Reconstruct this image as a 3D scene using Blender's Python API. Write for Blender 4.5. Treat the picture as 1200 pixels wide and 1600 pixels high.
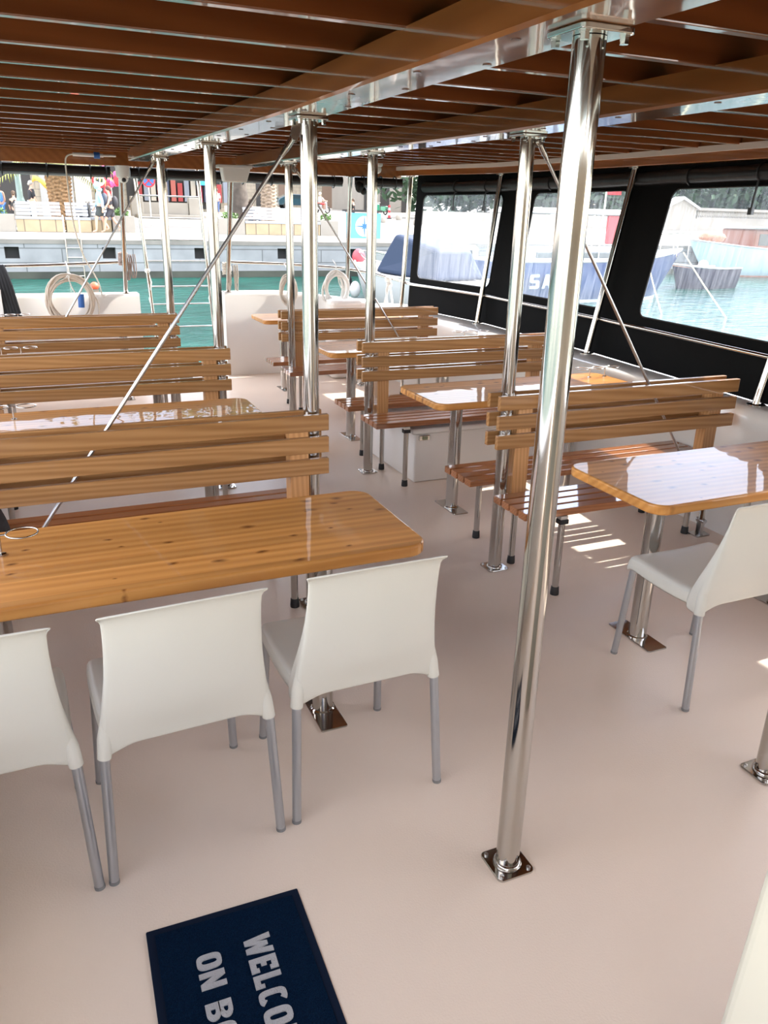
import bpy, bmesh, math, random
from mathutils import Vector, Matrix
from mathutils.noise import noise as pnoise
random.seed(7)
PI = math.pi
for o in list(bpy.data.objects): bpy.data.objects.remove(o, do_unlink=True)
S = bpy.context.scene
COL = S.collection

# ------------------------------------------------------------------ camera
FPX, YAW, PITCH, ROLL, CH = 1222.9, math.radians(23.995), math.radians(-20.693), math.radians(1.383), 1.712
CF = Vector((math.sin(YAW)*math.cos(PITCH), math.cos(YAW)*math.cos(PITCH), math.sin(PITCH)))
_r = CF.cross(Vector((0, 0, 1))).normalized(); _u = _r.cross(CF)
CR = _r*math.cos(ROLL) + _u*math.sin(ROLL); CU = -_r*math.sin(ROLL) + _u*math.cos(ROLL)
CP = Vector((0, 0, CH))
cd = bpy.data.cameras.new('camera'); cam = bpy.data.objects.new('camera', cd); COL.objects.link(cam)
cd.sensor_fit = 'VERTICAL'; cd.sensor_height = 36; cd.lens = FPX/1600*36; cd.clip_start = .05; cd.clip_end = 2000
cam.matrix_world = Matrix(((CR.x, CU.x, -CF.x, CP.x), (CR.y, CU.y, -CF.y, CP.y), (CR.z, CU.z, -CF.z, CP.z), (0, 0, 0, 1)))
S.camera = cam

# ------------------------------------------------------------------ sky, sun, exposure
w = bpy.data.worlds.new('sky'); S.world = w; w.use_nodes = True
nt = w.node_tree; bg = nt.nodes['Background']
sky = nt.nodes.new('ShaderNodeTexSky'); sky.sky_type = 'NISHITA'; sky.sun_disc = False
SUN = Vector((.63, .075, .78)).normalized()
sky.sun_elevation = math.asin(SUN.z); sky.sun_rotation = math.atan2(SUN.x, SUN.y)
sky.air_density = 1.0; sky.dust_density = 1.6; sky.ozone_density = 1.5
wtc = nt.nodes.new('ShaderNodeTexCoord'); wn_ = nt.nodes.new('ShaderNodeTexNoise'); wn_.inputs['Scale'].default_value = 2.2; wn_.inputs['Detail'].default_value = 7
wn_.inputs['Distortion'].default_value = .4; nt.links.new(wtc.outputs['Generated'], wn_.inputs['Vector'])
wr_ = nt.nodes.new('ShaderNodeMapRange'); wr_.inputs[1].default_value = .42; wr_.inputs[2].default_value = .68; wr_.inputs[3].default_value = .12; wr_.inputs[4].default_value = .8
nt.links.new(wn_.outputs['Fac'], wr_.inputs[0])
wm_ = nt.nodes.new('ShaderNodeMix'); wm_.data_type = 'RGBA'; nt.links.new(wr_.outputs[0], wm_.inputs[0]); nt.links.new(sky.outputs[0], wm_.inputs[6]); wm_.inputs[7].default_value = (7.2, 6.4, 5.5, 1)
nt.links.new(wm_.outputs[2], bg.inputs[0]); bg.inputs[1].default_value = .34
sl = bpy.data.lights.new('sun', 'SUN'); sl.energy = 2.9; sl.angle = math.radians(.6); sl.color = (1, .95, .86)
so = bpy.data.objects.new('sun', sl); COL.objects.link(so); so.rotation_euler = SUN.to_track_quat('Z', 'Y').to_euler()
so.location = (20, 0, 30)
S.view_settings.view_transform = 'Standard'; S.view_settings.look = 'None'
S.view_settings.exposure = 1.76; S.view_settings.gamma = 1; S.view_settings.use_curve_mapping = False

# ------------------------------------------------------------------ helpers
def ray(u, v): return CF + CR*((u-600)/FPX) - CU*((v-800)/FPX)
def on_y(u, v, y): d = ray(u, v); return CP + d*(y/d.y)
def on_z(u, v, z): d = ray(u, v); return CP + d*((z-CH)/d.z)
SL = .027                                     # the berth: sea and quay stand level, the deck trims a little by the stern
def quay_z(y): return .86 + SL*(y-34)
def sea_z(y): return -1.31 + SL*y
def on_quay(u, v): d = ray(u, v); t = (.86-SL*34-CH)/(d.z-SL*d.y); return CP + d*t
def on_sea(u, v): d = ray(u, v); t = (-1.31-CH)/(d.z-SL*d.y); return CP + d*t

class MB:
    def __init__(s): s.bm = bmesh.new()
    def box(s, x0, x1, y0, y1, z0, z1, mi=0):
        vs = [s.bm.verts.new((x, y, z)) for x in (x0, x1) for y in (y0, y1) for z in (z0, z1)]
        for f in ((0, 1, 3, 2), (4, 6, 7, 5), (0, 4, 5, 1), (2, 3, 7, 6), (0, 2, 6, 4), (1, 5, 7, 3)):
            fc = s.bm.faces.new([vs[i] for i in f]); fc.material_index = mi
        return s
    def hexa(s, pts, mi=0):          # 8 points: bottom ring (4), top ring (4)
        vs = [s.bm.verts.new(p) for p in pts]
        for f in ((3, 2, 1, 0), (4, 5, 6, 7), (0, 1, 5, 4), (1, 2, 6, 5), (2, 3, 7, 6), (3, 0, 4, 7)):
            fc = s.bm.faces.new([vs[i] for i in f]); fc.material_index = mi
        return s
    def tube(s, pts, r, n=12, closed=False, caps=True, mi=0):
        pts = [Vector(p) for p in pts]; m = len(pts)
        rs = r if isinstance(r, (list, tuple)) else [r]*m
        rings = []; up = None
        for i, p in enumerate(pts):
            if closed: t = (pts[(i+1) % m]-pts[i-1])
            else: t = pts[min(i+1, m-1)]-pts[max(i-1, 0)]
            t.normalize()
            if up is None:
                up = Vector((0, 0, 1)) if abs(t.z) < .9 else Vector((1, 0, 0))
            a = (up - t*up.dot(t)).normalized(); b = t.cross(a); up = a
            rings.append([s.bm.verts.new(p + a*(rs[i]*math.cos(2*PI*k/n)) + b*(rs[i]*math.sin(2*PI*k/n))) for k in range(n)])
        for i in range(m if closed else m-1):
            A, B = rings[i], rings[(i+1) % m]
            for k in range(n):
                f = s.bm.faces.new((A[k], A[(k+1) % n], B[(k+1) % n], B[k])); f.smooth = True; f.material_index = mi
        if caps and not closed:
            s.cap(rings[0][::-1], mi); s.cap(rings[-1], mi)
        return s
    def cap(s, ring, mi=0):       # its own vertices, so the side keeps clean normals
        s.bm.faces.new([s.bm.verts.new(v.co) for v in ring]).material_index = mi
    def lathe(s, prof, cx=0, cy=0, z0=0, n=24, mi=0):
        rings = [[s.bm.verts.new((cx+r*math.cos(2*PI*k/n), cy+r*math.sin(2*PI*k/n), z0+z)) for k in range(n)] for r, z in prof]
        for A, B in zip(rings, rings[1:]):
            for k in range(n):
                f = s.bm.faces.new((A[k], A[(k+1) % n], B[(k+1) % n], B[k])); f.smooth = True; f.material_index = mi
        s.cap(rings[0][::-1], mi); s.cap(rings[-1], mi)
        return s
    def prism(s, pts, z0, z1, mi=0):   # outline in xy
        a = [s.bm.verts.new((x, y, z0)) for x, y in pts]; b = [s.bm.verts.new((x, y, z1)) for x, y in pts]
        s.bm.faces.new(a[::-1]).material_index = mi; s.bm.faces.new(b).material_index = mi
        n = len(pts)
        for k in range(n):
            s.bm.faces.new((a[k], a[(k+1) % n], b[(k+1) % n], b[k])).material_index = mi
        return s
    def extr(s, pts, axis, a0, a1, mi=0):   # outline (p,q) extruded along axis 'x' or 'y'
        f = (lambda p, q, a: (a, p, q)) if axis == 'x' else (lambda p, q, a: (p, a, q))
        a = [s.bm.verts.new(f(p, q, a0)) for p, q in pts]; b = [s.bm.verts.new(f(p, q, a1)) for p, q in pts]
        s.bm.faces.new(a).material_index = mi; s.bm.faces.new(b[::-1]).material_index = mi
        n = len(pts)
        for k in range(n): s.bm.faces.new((a[k], b[k], b[(k+1) % n], a[(k+1) % n])).material_index = mi
        return s
    def ball(s, c, r, seg=12, sc=(1, 1, 1), mi=0):
        m = Matrix.Translation(c) @ Matrix.Diagonal((r*sc[0], r*sc[1], r*sc[2], 1))
        g = bmesh.ops.create_uvsphere(s.bm, u_segments=seg, v_segments=max(6, seg*2//3), radius=1, matrix=m)
        for v in g['verts']:
            for f in v.link_faces: f.smooth = True; f.material_index = mi
        return s
    def quad(s, a, b, c, d, mi=0):
        f = s.bm.faces.new([s.bm.verts.new(p) for p in (a, b, c, d)]); f.material_index = mi; return s
    def grid(s, rows, smooth=True, closed=False, mi=0):
        R = [[s.bm.verts.new(p) for p in r] for r in rows]
        for A, B in zip(R, R[1:]):
            n = len(A)
            for k in range(n if closed else n-1):
                f = s.bm.faces.new((A[k], A[(k+1) % n], B[(k+1) % n], B[k])); f.smooth = smooth; f.material_index = mi
        return s
    def build(s, name, mat, parent=None, bevel=0, seg=2, loc=None, solid=0, sub=0):
        bmesh.ops.recalc_face_normals(s.bm, faces=s.bm.faces)
        me = bpy.data.meshes.new(name); s.bm.to_mesh(me); s.bm.free()
        if any(p.use_smooth for p in me.polygons): me.set_sharp_from_angle(angle=math.radians(50))
        for m in (mat if isinstance(mat, (list, tuple)) else [mat]): me.materials.append(m)
        o = bpy.data.objects.new(name, me); COL.objects.link(o)
        if loc: o.location = loc
        if parent: o.parent = parent
        if solid: q = o.modifiers.new('solid', 'SOLIDIFY'); q.thickness = solid; q.offset = 0
        if sub: q = o.modifiers.new('sub', 'SUBSURF'); q.levels = q.render_levels = sub
        if bevel:
            q = o.modifiers.new('bevel', 'BEVEL'); q.width = bevel; q.segments = seg; q.limit_method = 'ANGLE'; q.angle_limit = math.radians(40)
        return o

def rrect(x0, x1, y0, y1, r, n=6):
    p = []
    for cx, cy, a in ((x1-r, y1-r, 0), (x0+r, y1-r, 90), (x0+r, y0+r, 180), (x1-r, y0+r, 270)):
        for k in range(n+1):
            t = math.radians(a+90*k/n); p.append((cx+r*math.cos(t), cy+r*math.sin(t)))
    return p
def tag(o, label=None, cat=None, group=None, kind=None):
    if label: o['label'] = label
    if cat: o['category'] = cat
    if group: o['group'] = group
    if kind: o['kind'] = kind
    return o
def empty(name, loc=(0, 0, 0), rz=0, label=None, cat=None, group=None):
    o = bpy.data.objects.new(name, None); COL.objects.link(o); o.location = loc; o.rotation_euler = (0, 0, rz)
    o.empty_display_size = .1
    return tag(o, label, cat, group)
def copy_tree(o, parent=None):
    c = o.copy(); COL.objects.link(c)
    if parent: c.parent = parent
    for ch in [x for x in bpy.data.objects if x.parent == o]: copy_tree(ch, c)
    return c
def struct(o): o['kind'] = 'structure'; return o

# ------------------------------------------------------------------ materials
def mat(name, col, rough=.5, metal=0, coat=0, spec=.5, bump=0, bscale=50, var=0, vscale=3, emit=None, coat_r=.03):
    m = bpy.data.materials.new(name); m.use_nodes = True; t = m.node_tree; b = t.nodes['Principled BSDF']
    b.inputs['Base Color'].default_value = (*col, 1); b.inputs['Roughness'].default_value = rough
    b.inputs['Metallic'].default_value = metal; b.inputs['Coat Weight'].default_value = coat; b.inputs['Coat Roughness'].default_value = coat_r
    b.inputs['Specular IOR Level'].default_value = spec
    tc = t.nodes.new('ShaderNodeTexCoord')
    if var:
        n = t.nodes.new('ShaderNodeTexNoise'); n.inputs['Scale'].default_value = vscale; n.inputs['Detail'].default_value = 5
        t.links.new(tc.outputs['Object'], n.inputs['Vector'])
        r = t.nodes.new('ShaderNodeValToRGB'); r.color_ramp.elements[0].position = .3; r.color_ramp.elements[1].position = .7
        r.color_ramp.elements[0].color = (*[c*(1-var) for c in col], 1); r.color_ramp.elements[1].color = (*[min(1, c*(1+var*.5)) for c in col], 1)
        t.links.new(n.outputs['Fac'], r.inputs[0]); t.links.new(r.outputs[0], b.inputs['Base Color'])
    if bump:
        n = t.nodes.new('ShaderNodeTexNoise'); n.inputs['Scale'].default_value = bscale; n.inputs['Detail'].default_value = 3
        t.links.new(tc.outputs['Object'], n.inputs['Vector'])
        k = t.nodes.new('ShaderNodeBump'); k.inputs['Strength'].default_value = bump; k.inputs['Distance'].default_value = .01
        t.links.new(n.outputs['Fac'], k.inputs['Height']); t.links.new(k.outputs[0], b.inputs['Normal'])
    if emit:
        b.inputs['Emission Color'].default_value = (*emit[:3], 1); b.inputs['Emission Strength'].default_value = emit[3]
    return m

def wood(name, dark, light, axis=0, grain=14, coat=.6, rough=.35, knots=0, planks=0, stretch=.09, dist=5, coat_r=.04, bump=.0, ior=1.5, contrast=1):
    m = bpy.data.materials.new(name); m.use_nodes = True; t = m.node_tree; N = t.nodes; L = t.links; b = N['Principled BSDF']
    tc = N.new('ShaderNodeTexCoord'); oi = N.new('ShaderNodeObjectInfo'); gm = N.new('ShaderNodeNewGeometry')
    add = N.new('ShaderNodeMath'); L.new(oi.outputs['Random'], add.inputs[0]); L.new(gm.outputs['Random Per Island'], add.inputs[1])
    mul = N.new('ShaderNodeMath'); mul.operation = 'MULTIPLY'; mul.inputs[1].default_value = 7.3; L.new(add.outputs[0], mul.inputs[0])
    va = N.new('ShaderNodeVectorMath'); va.operation = 'ADD'; L.new(tc.outputs['Object'], va.inputs[0]); L.new(mul.outputs[0], va.inputs[1])
    mp = N.new('ShaderNodeMapping'); L.new(va.outputs[0], mp.inputs[0]); sc = [1, 1, 1]; sc[axis] = stretch; mp.inputs['Scale'].default_value = sc
    wv = N.new('ShaderNodeTexWave'); wv.wave_type = 'BANDS'; wv.bands_direction = 'DIAGONAL'; wv.wave_profile = 'SIN'
    wv.inputs['Scale'].default_value = grain; wv.inputs['Distortion'].default_value = dist; wv.inputs['Detail'].default_value = 2; wv.inputs['Detail Scale'].default_value = .5
    L.new(mp.outputs[0], wv.inputs['Vector'])
    nz = N.new('ShaderNodeTexNoise'); nz.inputs['Scale'].default_value = 34; nz.inputs['Detail'].default_value = 4; L.new(mp.outputs[0], nz.inputs['Vector'])
    mx = N.new('ShaderNodeMix'); mx.data_type = 'FLOAT'; mx.inputs[0].default_value = .6; L.new(wv.outputs['Fac'], mx.inputs[2]); L.new(nz.outputs['Fac'], mx.inputs[3])
    rp = N.new('ShaderNodeValToRGB'); rp.color_ramp.elements[0].position = .5-.3/contrast; rp.color_ramp.elements[1].position = .5+.25/contrast
    rp.color_ramp.elements[0].color = (*dark, 1); rp.color_ramp.elements[1].color = (*light, 1)
    L.new(mx.outputs[0], rp.inputs[0]); c = rp.outputs[0]
    # tone change from board to board
    hs = N.new('ShaderNodeHueSaturation'); mr = N.new('ShaderNodeMapRange'); mr.inputs[3].default_value = .84; mr.inputs[4].default_value = 1.12
    wn = N.new('ShaderNodeTexWhiteNoise'); wn.noise_dimensions = '1D'
    if planks:
        sp = N.new('ShaderNodeSeparateXYZ'); L.new(tc.outputs['Object'], sp.inputs[0])
        dv = N.new('ShaderNodeMath'); dv.operation = 'DIVIDE'; dv.inputs[1].default_value = planks; L.new(sp.outputs[1 if axis == 0 else 0], dv.inputs[0])
        fl = N.new('ShaderNodeMath'); fl.operation = 'FLOOR'; L.new(dv.outputs[0], fl.inputs[0]); L.new(fl.outputs[0], wn.inputs['W'])
    else: L.new(add.outputs[0], wn.inputs['W'])
    L.new(wn.outputs['Value'], mr.inputs[0]); L.new(mr.outputs[0], hs.inputs['Value']); L.new(c, hs.inputs['Color']); c = hs.outputs[0]
    if knots:
        m2 = N.new('ShaderNodeMapping'); L.new(va.outputs[0], m2.inputs[0]); s2 = [15, 15, 15]; s2[axis] = 9; m2.inputs['Scale'].default_value = s2
        n3 = N.new('ShaderNodeTexNoise'); n3.inputs['Scale'].default_value = 2.5; L.new(m2.outputs[0], n3.inputs['Vector'])
        ad = N.new('ShaderNodeMix'); ad.data_type = 'VECTOR'; ad.inputs[0].default_value = .16; L.new(m2.outputs[0], ad.inputs[4]); L.new(n3.outputs['Color'], ad.inputs[5])
        vo = N.new('ShaderNodeTexVoronoi'); vo.voronoi_dimensions = '2D'; vo.inputs['Scale'].default_value = 1; L.new(ad.outputs[1], vo.inputs['Vector'])
        kr = N.new('ShaderNodeValToRGB'); e = kr.color_ramp.elements; e[0].position = .0; e[0].color = (1, 1, 1, 1); e[1].position = .15; e[1].color = (0, 0, 0, 1)
        sr = N.new('ShaderNodeSeparateColor'); L.new(vo.outputs['Color'], sr.inputs[0])
        ma = N.new('ShaderNodeMath'); ma.operation = 'MULTIPLY_ADD'; ma.inputs[1].default_value = 1.3; ma.inputs[2].default_value = .3; L.new(sr.outputs[1], ma.inputs[0])
        di = N.new('ShaderNodeMath'); di.operation = 'DIVIDE'; L.new(vo.outputs['Distance'], di.inputs[0]); L.new(ma.outputs[0], di.inputs[1]); L.new(di.outputs[0], kr.inputs[0])
        # only some of the cells carry a knot
        gt = N.new('ShaderNodeMath'); gt.operation = 'GREATER_THAN'; gt.inputs[1].default_value = 1-knots; L.new(sr.outputs[0], gt.inputs[0])
        kk = N.new('ShaderNodeMath'); kk.operation = 'MULTIPLY'; L.new(kr.outputs[0], kk.inputs[0]); L.new(gt.outputs[0], kk.inputs[1])
        km = N.new('ShaderNodeMix'); km.data_type = 'RGBA'; L.new(kk.outputs[0], km.inputs[0]); L.new(c, km.inputs[6])
        km.inputs[7].default_value = (dark[0]*.3, dark[1]*.22, dark[2]*.15, 1); c = km.outputs[2]
    L.new(c, b.inputs['Base Color']); b.inputs['Roughness'].default_value = rough
    b.inputs['Coat Weight'].default_value = coat; b.inputs['Coat Roughness'].default_value = coat_r; b.inputs['Coat IOR'].default_value = ior; b.inputs['Specular IOR Level'].default_value = .2
    if bump:
        nb = N.new('ShaderNodeTexNoise'); nb.inputs['Scale'].default_value = 9; nb.inputs['Detail'].default_value = 1; L.new(tc.outputs['Object'], nb.inputs['Vector'])
        k = N.new('ShaderNodeBump'); k.inputs['Strength'].default_value = bump; k.inputs['Distance'].default_value = .01
        L.new(nb.outputs['Fac'], k.inputs['Height']); L.new(k.outputs[0], b.inputs['Coat Normal'])
    return m

STEEL = mat('polished_steel', (.50, .48, .45), .10, 1)
SATIN = mat('satin_steel', (.62, .62, .62), .28, 1)
ALU = mat('grey_painted_tube', (.42, .43, .45), .34, .75)
RUBBER = mat('black_rubber', (.012, .012, .013), .5)
FLOOR = mat('cream_deck_paint', (.83, .70, .585), .34, bump=.12, bscale=170, var=.035, vscale=1.3)
GEL = mat('white_gelcoat', (.80, .765, .72), .22, coat=.3, var=.02)
WHITE = mat('white_plastic', (.80, .79, .76), .35)
SHELL = mat('cream_chair_plastic', (.60, .575, .505), .38, var=.02, vscale=4, bump=.03, bscale=260)
ASH = wood('ash_slats', (.27, .12, .038), (.44, .225, .088), 0, grain=24, coat=.5, rough=.4, dist=9, contrast=.8, stretch=.05)
SEATW = wood('varnished_seat_slats', (.25, .085, .03), (.42, .165, .06), 0, grain=34, coat=1, rough=.3, dist=4, contrast=.7, ior=1.6, stretch=.05)
POSTW = wood('ash_upright', (.42, .19, .07), (.62, .33, .14), 2, grain=30, coat=.6, dist=4, contrast=.7, stretch=.05)
PINE = wood('varnished_pine', (.44, .17, .036), (.66, .31, .085), 0, grain=14, coat=.42, rough=.45, knots=.42, planks=.062, dist=4, coat_r=.015, bump=.07, contrast=.7, ior=1.5, stretch=.035)
JOIST = wood('mahogany_joist', (.15, .040, .011), (.28, .082, .022), 0, grain=7, coat=1, rough=.3, contrast=.55, coat_r=.05, ior=1.75, dist=3)
BEAM = wood('mahogany_beam', (.24, .078, .02), (.38, .135, .037), 1, grain=7, coat=1, rough=.28, contrast=.55, coat_r=.05, ior=1.9, bump=.03, dist=3)
PLUG = mat('dark_wood_plug', (.12, .035, .015), .3, coat=.5)
DECKING = wood('roof_decking', (.10, .022, .007), (.16, .04, .012), 0, grain=6, coat=.3, contrast=.6)
CANVAS = mat('black_canvas', (.003, .003, .0033), .8, spec=.12, bump=.1, bscale=400)
CANVROLL = mat('rolled_black_canvas', (.008, .0075, .008), .5, spec=.3, coat=.08, bump=.5, bscale=9)
VINROLL = mat('rolled_window_vinyl', (.20, .25, .28), .25, coat=.6, bump=.5, bscale=8)
NAVY = mat('navy_carpet', (.003, .016, .045), .95, bump=1, bscale=330, spec=.05, var=.35, vscale=260)
NAVYR = mat('navy_rubber_edge', (.003, .009, .026), .75, spec=.15)
LETTER = mat('white_mat_pile', (.50, .50, .52), .9, bump=.8, bscale=300)
ROPE = mat('beige_rope', (.60, .53, .45), .8, bump=.8, bscale=120)
ROPEW = mat('white_rope', (.76, .74, .70), .8, bump=.8, bscale=120)
HOSE = mat('beige_hose', (.50, .42, .34), .5)
BLUEP = mat('blue_plastic', (.02, .11, .38), .4)

def vinyl():
    m = bpy.data.materials.new('clear_vinyl'); m.use_nodes = True; t = m.node_tree; N = t.nodes; L = t.links
    N.remove(N['Principled BSDF']); out = N['Material Output']
    tr = N.new('ShaderNodeBsdfTransparent'); tr.inputs[0].default_value = (.93, .95, .97, 1)
    df = N.new('ShaderNodeBsdfTranslucent'); df.inputs[0].default_value = (.60, .63, .70, 1)
    gl = N.new('ShaderNodeBsdfGlossy'); gl.inputs['Roughness'].default_value = .12
    tc = N.new('ShaderNodeTexCoord'); mp = N.new('ShaderNodeMapping'); mp.inputs['Scale'].default_value = (1, 26, 2.2); L.new(tc.outputs['Object'], mp.inputs[0])
    n = N.new('ShaderNodeTexNoise'); n.inputs['Scale'].default_value = 1.6; n.inputs['Detail'].default_value = 6; n.inputs['Roughness'].default_value = .65; n.inputs['Distortion'].default_value = .6; L.new(mp.outputs[0], n.inputs['Vector'])
    r = N.new('ShaderNodeMapRange'); r.inputs[1].default_value = .35; r.inputs[2].default_value = .75; r.inputs[3].default_value = .03; r.inputs[4].default_value = .22; L.new(n.outputs['Fac'], r.inputs[0])
    a = N.new('ShaderNodeMixShader'); L.new(r.outputs[0], a.inputs[0]); L.new(tr.outputs[0], a.inputs[1]); L.new(df.outputs[0], a.inputs[2])
    fr = N.new('ShaderNodeMath'); fr.inputs[0].default_value = .05; fr.inputs[1].default_value = 0.0
    c = N.new('ShaderNodeMixShader'); L.new(fr.outputs[0], c.inputs[0]); L.new(a.outputs[0], c.inputs[1]); L.new(gl.outputs[0], c.inputs[2])
    L.new(c.outputs[0], out.inputs[0]); return m
VINYL = vinyl()

def blocks(name, c1, c2, mortar, sx, sz, rough=.8, msize=.02, plane='xz', offset=.5):
    m = bpy.data.materials.new(name); m.use_nodes = True; t = m.node_tree; N = t.nodes; L = t.links; b = N['Principled BSDF']
    tc = N.new('ShaderNodeTexCoord'); sp = N.new('ShaderNodeSeparateXYZ'); L.new(tc.outputs['Object'], sp.inputs[0])
    cb = N.new('ShaderNodeCombineXYZ'); L.new(sp.outputs[0], cb.inputs[0]); L.new(sp.outputs[2 if plane == 'xz' else 1], cb.inputs[1])
    br = N.new('ShaderNodeTexBrick'); br.inputs['Scale'].default_value = 1; br.inputs['Brick Width'].default_value = sx; br.inputs['Row Height'].default_value = sz
    br.inputs['Mortar Size'].default_value = msize; br.offset = offset
    br.inputs['Color1'].default_value = (*c1, 1); br.inputs['Color2'].default_value = (*c2, 1); br.inputs['Mortar'].default_value = (*mortar, 1)
    L.new(cb.outputs[0], br.inputs['Vector'])
    n = N.new('ShaderNodeTexNoise'); n.inputs['Scale'].default_value = 1.4; n.inputs['Detail'].default_value = 8; L.new(tc.outputs['Object'], n.inputs['Vector'])
    r = N.new('ShaderNodeMapRange'); r.inputs[1].default_value = .3; r.inputs[2].default_value = .7; r.inputs[3].default_value = .8; r.inputs[4].default_value = 1.1; L.new(n.outputs['Fac'], r.inputs[0])
    h = N.new('ShaderNodeHueSaturation'); L.new(r.outputs[0], h.inputs['Value']); L.new(br.outputs['Color'], h.inputs['Color'])
    L.new(h.outputs[0], b.inputs['Base Color']); b.inputs['Roughness'].default_value = rough
    return m
QSTONE = blocks('quay_blocks', (.27, .28, .285), (.235, .245, .25), (.13, .135, .135), 2.3, .46)
QALGAE_SHADE = mat('algae_shade_stone', (.05, .055, .04), .5, var=.6, vscale=.9)  # algae band, colour darkened further for the shadow at the wall's foot
PAVE = blocks('pale_pavers', (.33, .31, .275), (.30, .28, .25), (.22, .205, .18), .9, .9, plane='xy', msize=.012)
CLAD = blocks('tan_stone_cladding', (.36, .29, .18), (.41, .33, .21), (.18, .14, .10), .55, 3, msize=.02, offset=0)
LIME = mat('limestone', (.29, .27, .235), .8, var=.12, vscale=.8)
FACADE = blocks('facade_stone', (.32, .28, .215), (.28, .245, .19), (.20, .175, .14), .7, .35)
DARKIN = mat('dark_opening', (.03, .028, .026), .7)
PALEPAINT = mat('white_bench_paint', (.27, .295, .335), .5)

def water():
    m = bpy.data.materials.new('sea_water'); m.use_nodes = True; t = m.node_tree; N = t.nodes; L = t.links; b = N['Principled BSDF']
    tc = N.new('ShaderNodeTexCoord')
    n0 = N.new('ShaderNodeTexNoise'); n0.inputs['Scale'].default_value = .35; n0.inputs['Detail'].default_value = 4; L.new(tc.outputs['Object'], n0.inputs['Vector'])
    r = N.new('ShaderNodeValToRGB'); r.color_ramp.elements[0].position = .35; r.color_ramp.elements[1].position = .65
    r.color_ramp.elements[0].color = (.003, .042, .034, 1); r.color_ramp.elements[1].color = (.008, .075, .06, 1); L.new(n0.outputs['Fac'], r.inputs[0]); L.new(r.outputs[0], b.inputs['Base Color'])
    b.inputs['Roughness'].default_value = .08; b.inputs['IOR'].default_value = 1.33; b.inputs['Specular IOR Level'].default_value = .2
    mp = N.new('ShaderNodeMapping'); mp.inputs['Scale'].default_value = (1, 1.7, 1); L.new(tc.outputs['Object'], mp.inputs[0])
    n = N.new('ShaderNodeTexNoise'); n.inputs['Scale'].default_value = 1.6; n.inputs['Detail'].default_value = 6; n.inputs['Roughness'].default_value = .55; n.inputs['Distortion'].default_value = .4; L.new(mp.outputs[0], n.inputs['Vector'])
    k = N.new('ShaderNodeBump'); k.inputs['Strength'].default_value = .8; k.inputs['Distance'].default_value = .22; L.new(n.outputs['Fac'], k.inputs['Height']); L.new(k.outputs[0], b.inputs['Normal'])
    return m
WATER = water()

# ================================================================== THE DECK (setting)
def interp(pts, t):
    if t <= pts[0][0]: return pts[0][1]
    for (a, x), (b, y) in zip(pts, pts[1:]):
        if t <= b: return x+(y-x)*(t-a)/(b-a)
    return pts[-1][1]
SIDE_IN = [(-2, 3.45), (1, 3.53), (3.2, 3.565), (5, 3.58), (6.2, 3.64), (7.4, 3.68), (8.3, 3.55), (8.75, 3.15)]      # inner face of the right bulwark
POLE_B = [(-2, 3.55), (1.4, 3.60), (3.14, 3.68), (4.92, 3.86), (6.74, 3.94), (8.2, 3.80)]      # feet of the slanting side poles
POLE_T = [(-2, 3.75), (1.4, 3.83), (3.14, 3.95), (4.92, 4.11), (6.74, 4.10), (8.2, 3.87)]
def beam_z(y): return interp([(-3, 2.05), (3.2, 2.057), (4.94, 2.081), (6.75, 2.103), (8.6, 2.125)], y)

b = MB()
ys = [-5+.25*k for k in range(56)]; ys = [y for y in ys if y < 8.8]+[8.8]
outl = [(interp(SIDE_IN, y)+.02, y) for y in ys]
outl = [(-.6, -5)] + outl + [(-.6, 8.8)]
b.prism(outl, -.08, 0); struct(b.build('floor', FLOOR))

# right bulwark: inner wall, rounded cap
b = MB(); rows = []
ysb = [-5+.3*k for k in range(50) if -5+.3*k < 8.0]+[8.0, 8.25, 8.5, 8.65]
for y in ysb:
    xi = interp(SIDE_IN, y); h = .76
    rows.append([(xi, y, 0), (xi+.01, y, .3), (xi+.02, y, h-.05), (xi+.04, y, h-.012), (xi+.07, y, h), (xi+.60, y, h), (xi+.66, y, h-.03), (xi+.68, y, h-.1), (xi+.62, y, 0), (xi+.45, y, -1.4)])
b.grid(rows); struct(b.build('wall_right', GEL))
# stern bulwark in two runs with the boarding gate between them
for nm, x0, x1, c in (('wall_stern', -.75, 1.04, 0), ('wall_far', 1.93, 3.55, 1)):
    b = MB(); rows = []
    n = 14
    for k in range(n+1):
        x = x0+(x1-x0)*k/n; yo = 0
        if c: yo = -.30*max(0, (x-2.3)/1.25)**2
        h = .90 - (.10*max(0, (x-2.6)/1.0) if c else 0)
        rows.append([(x, 8.72+yo, 0), (x, 8.72+yo, h-.03), (x, 8.74+yo, h), (x, 8.95+yo, h), (x, 8.97+yo, h-.04), (x, 8.97+yo, -1.2)])
    b.grid(rows)
    b.bm.faces.new([b.bm.verts.new(p) for p in rows[0][::-1]]); b.bm.faces.new([b.bm.verts.new(p) for p in rows[-1]])
    struct(b.build(nm, GEL))
b = MB(); b.box(-1.15, -.58, -5, 8.7, -1.3, .76); struct(b.build('wall_left', GEL, bevel=.03))
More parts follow.
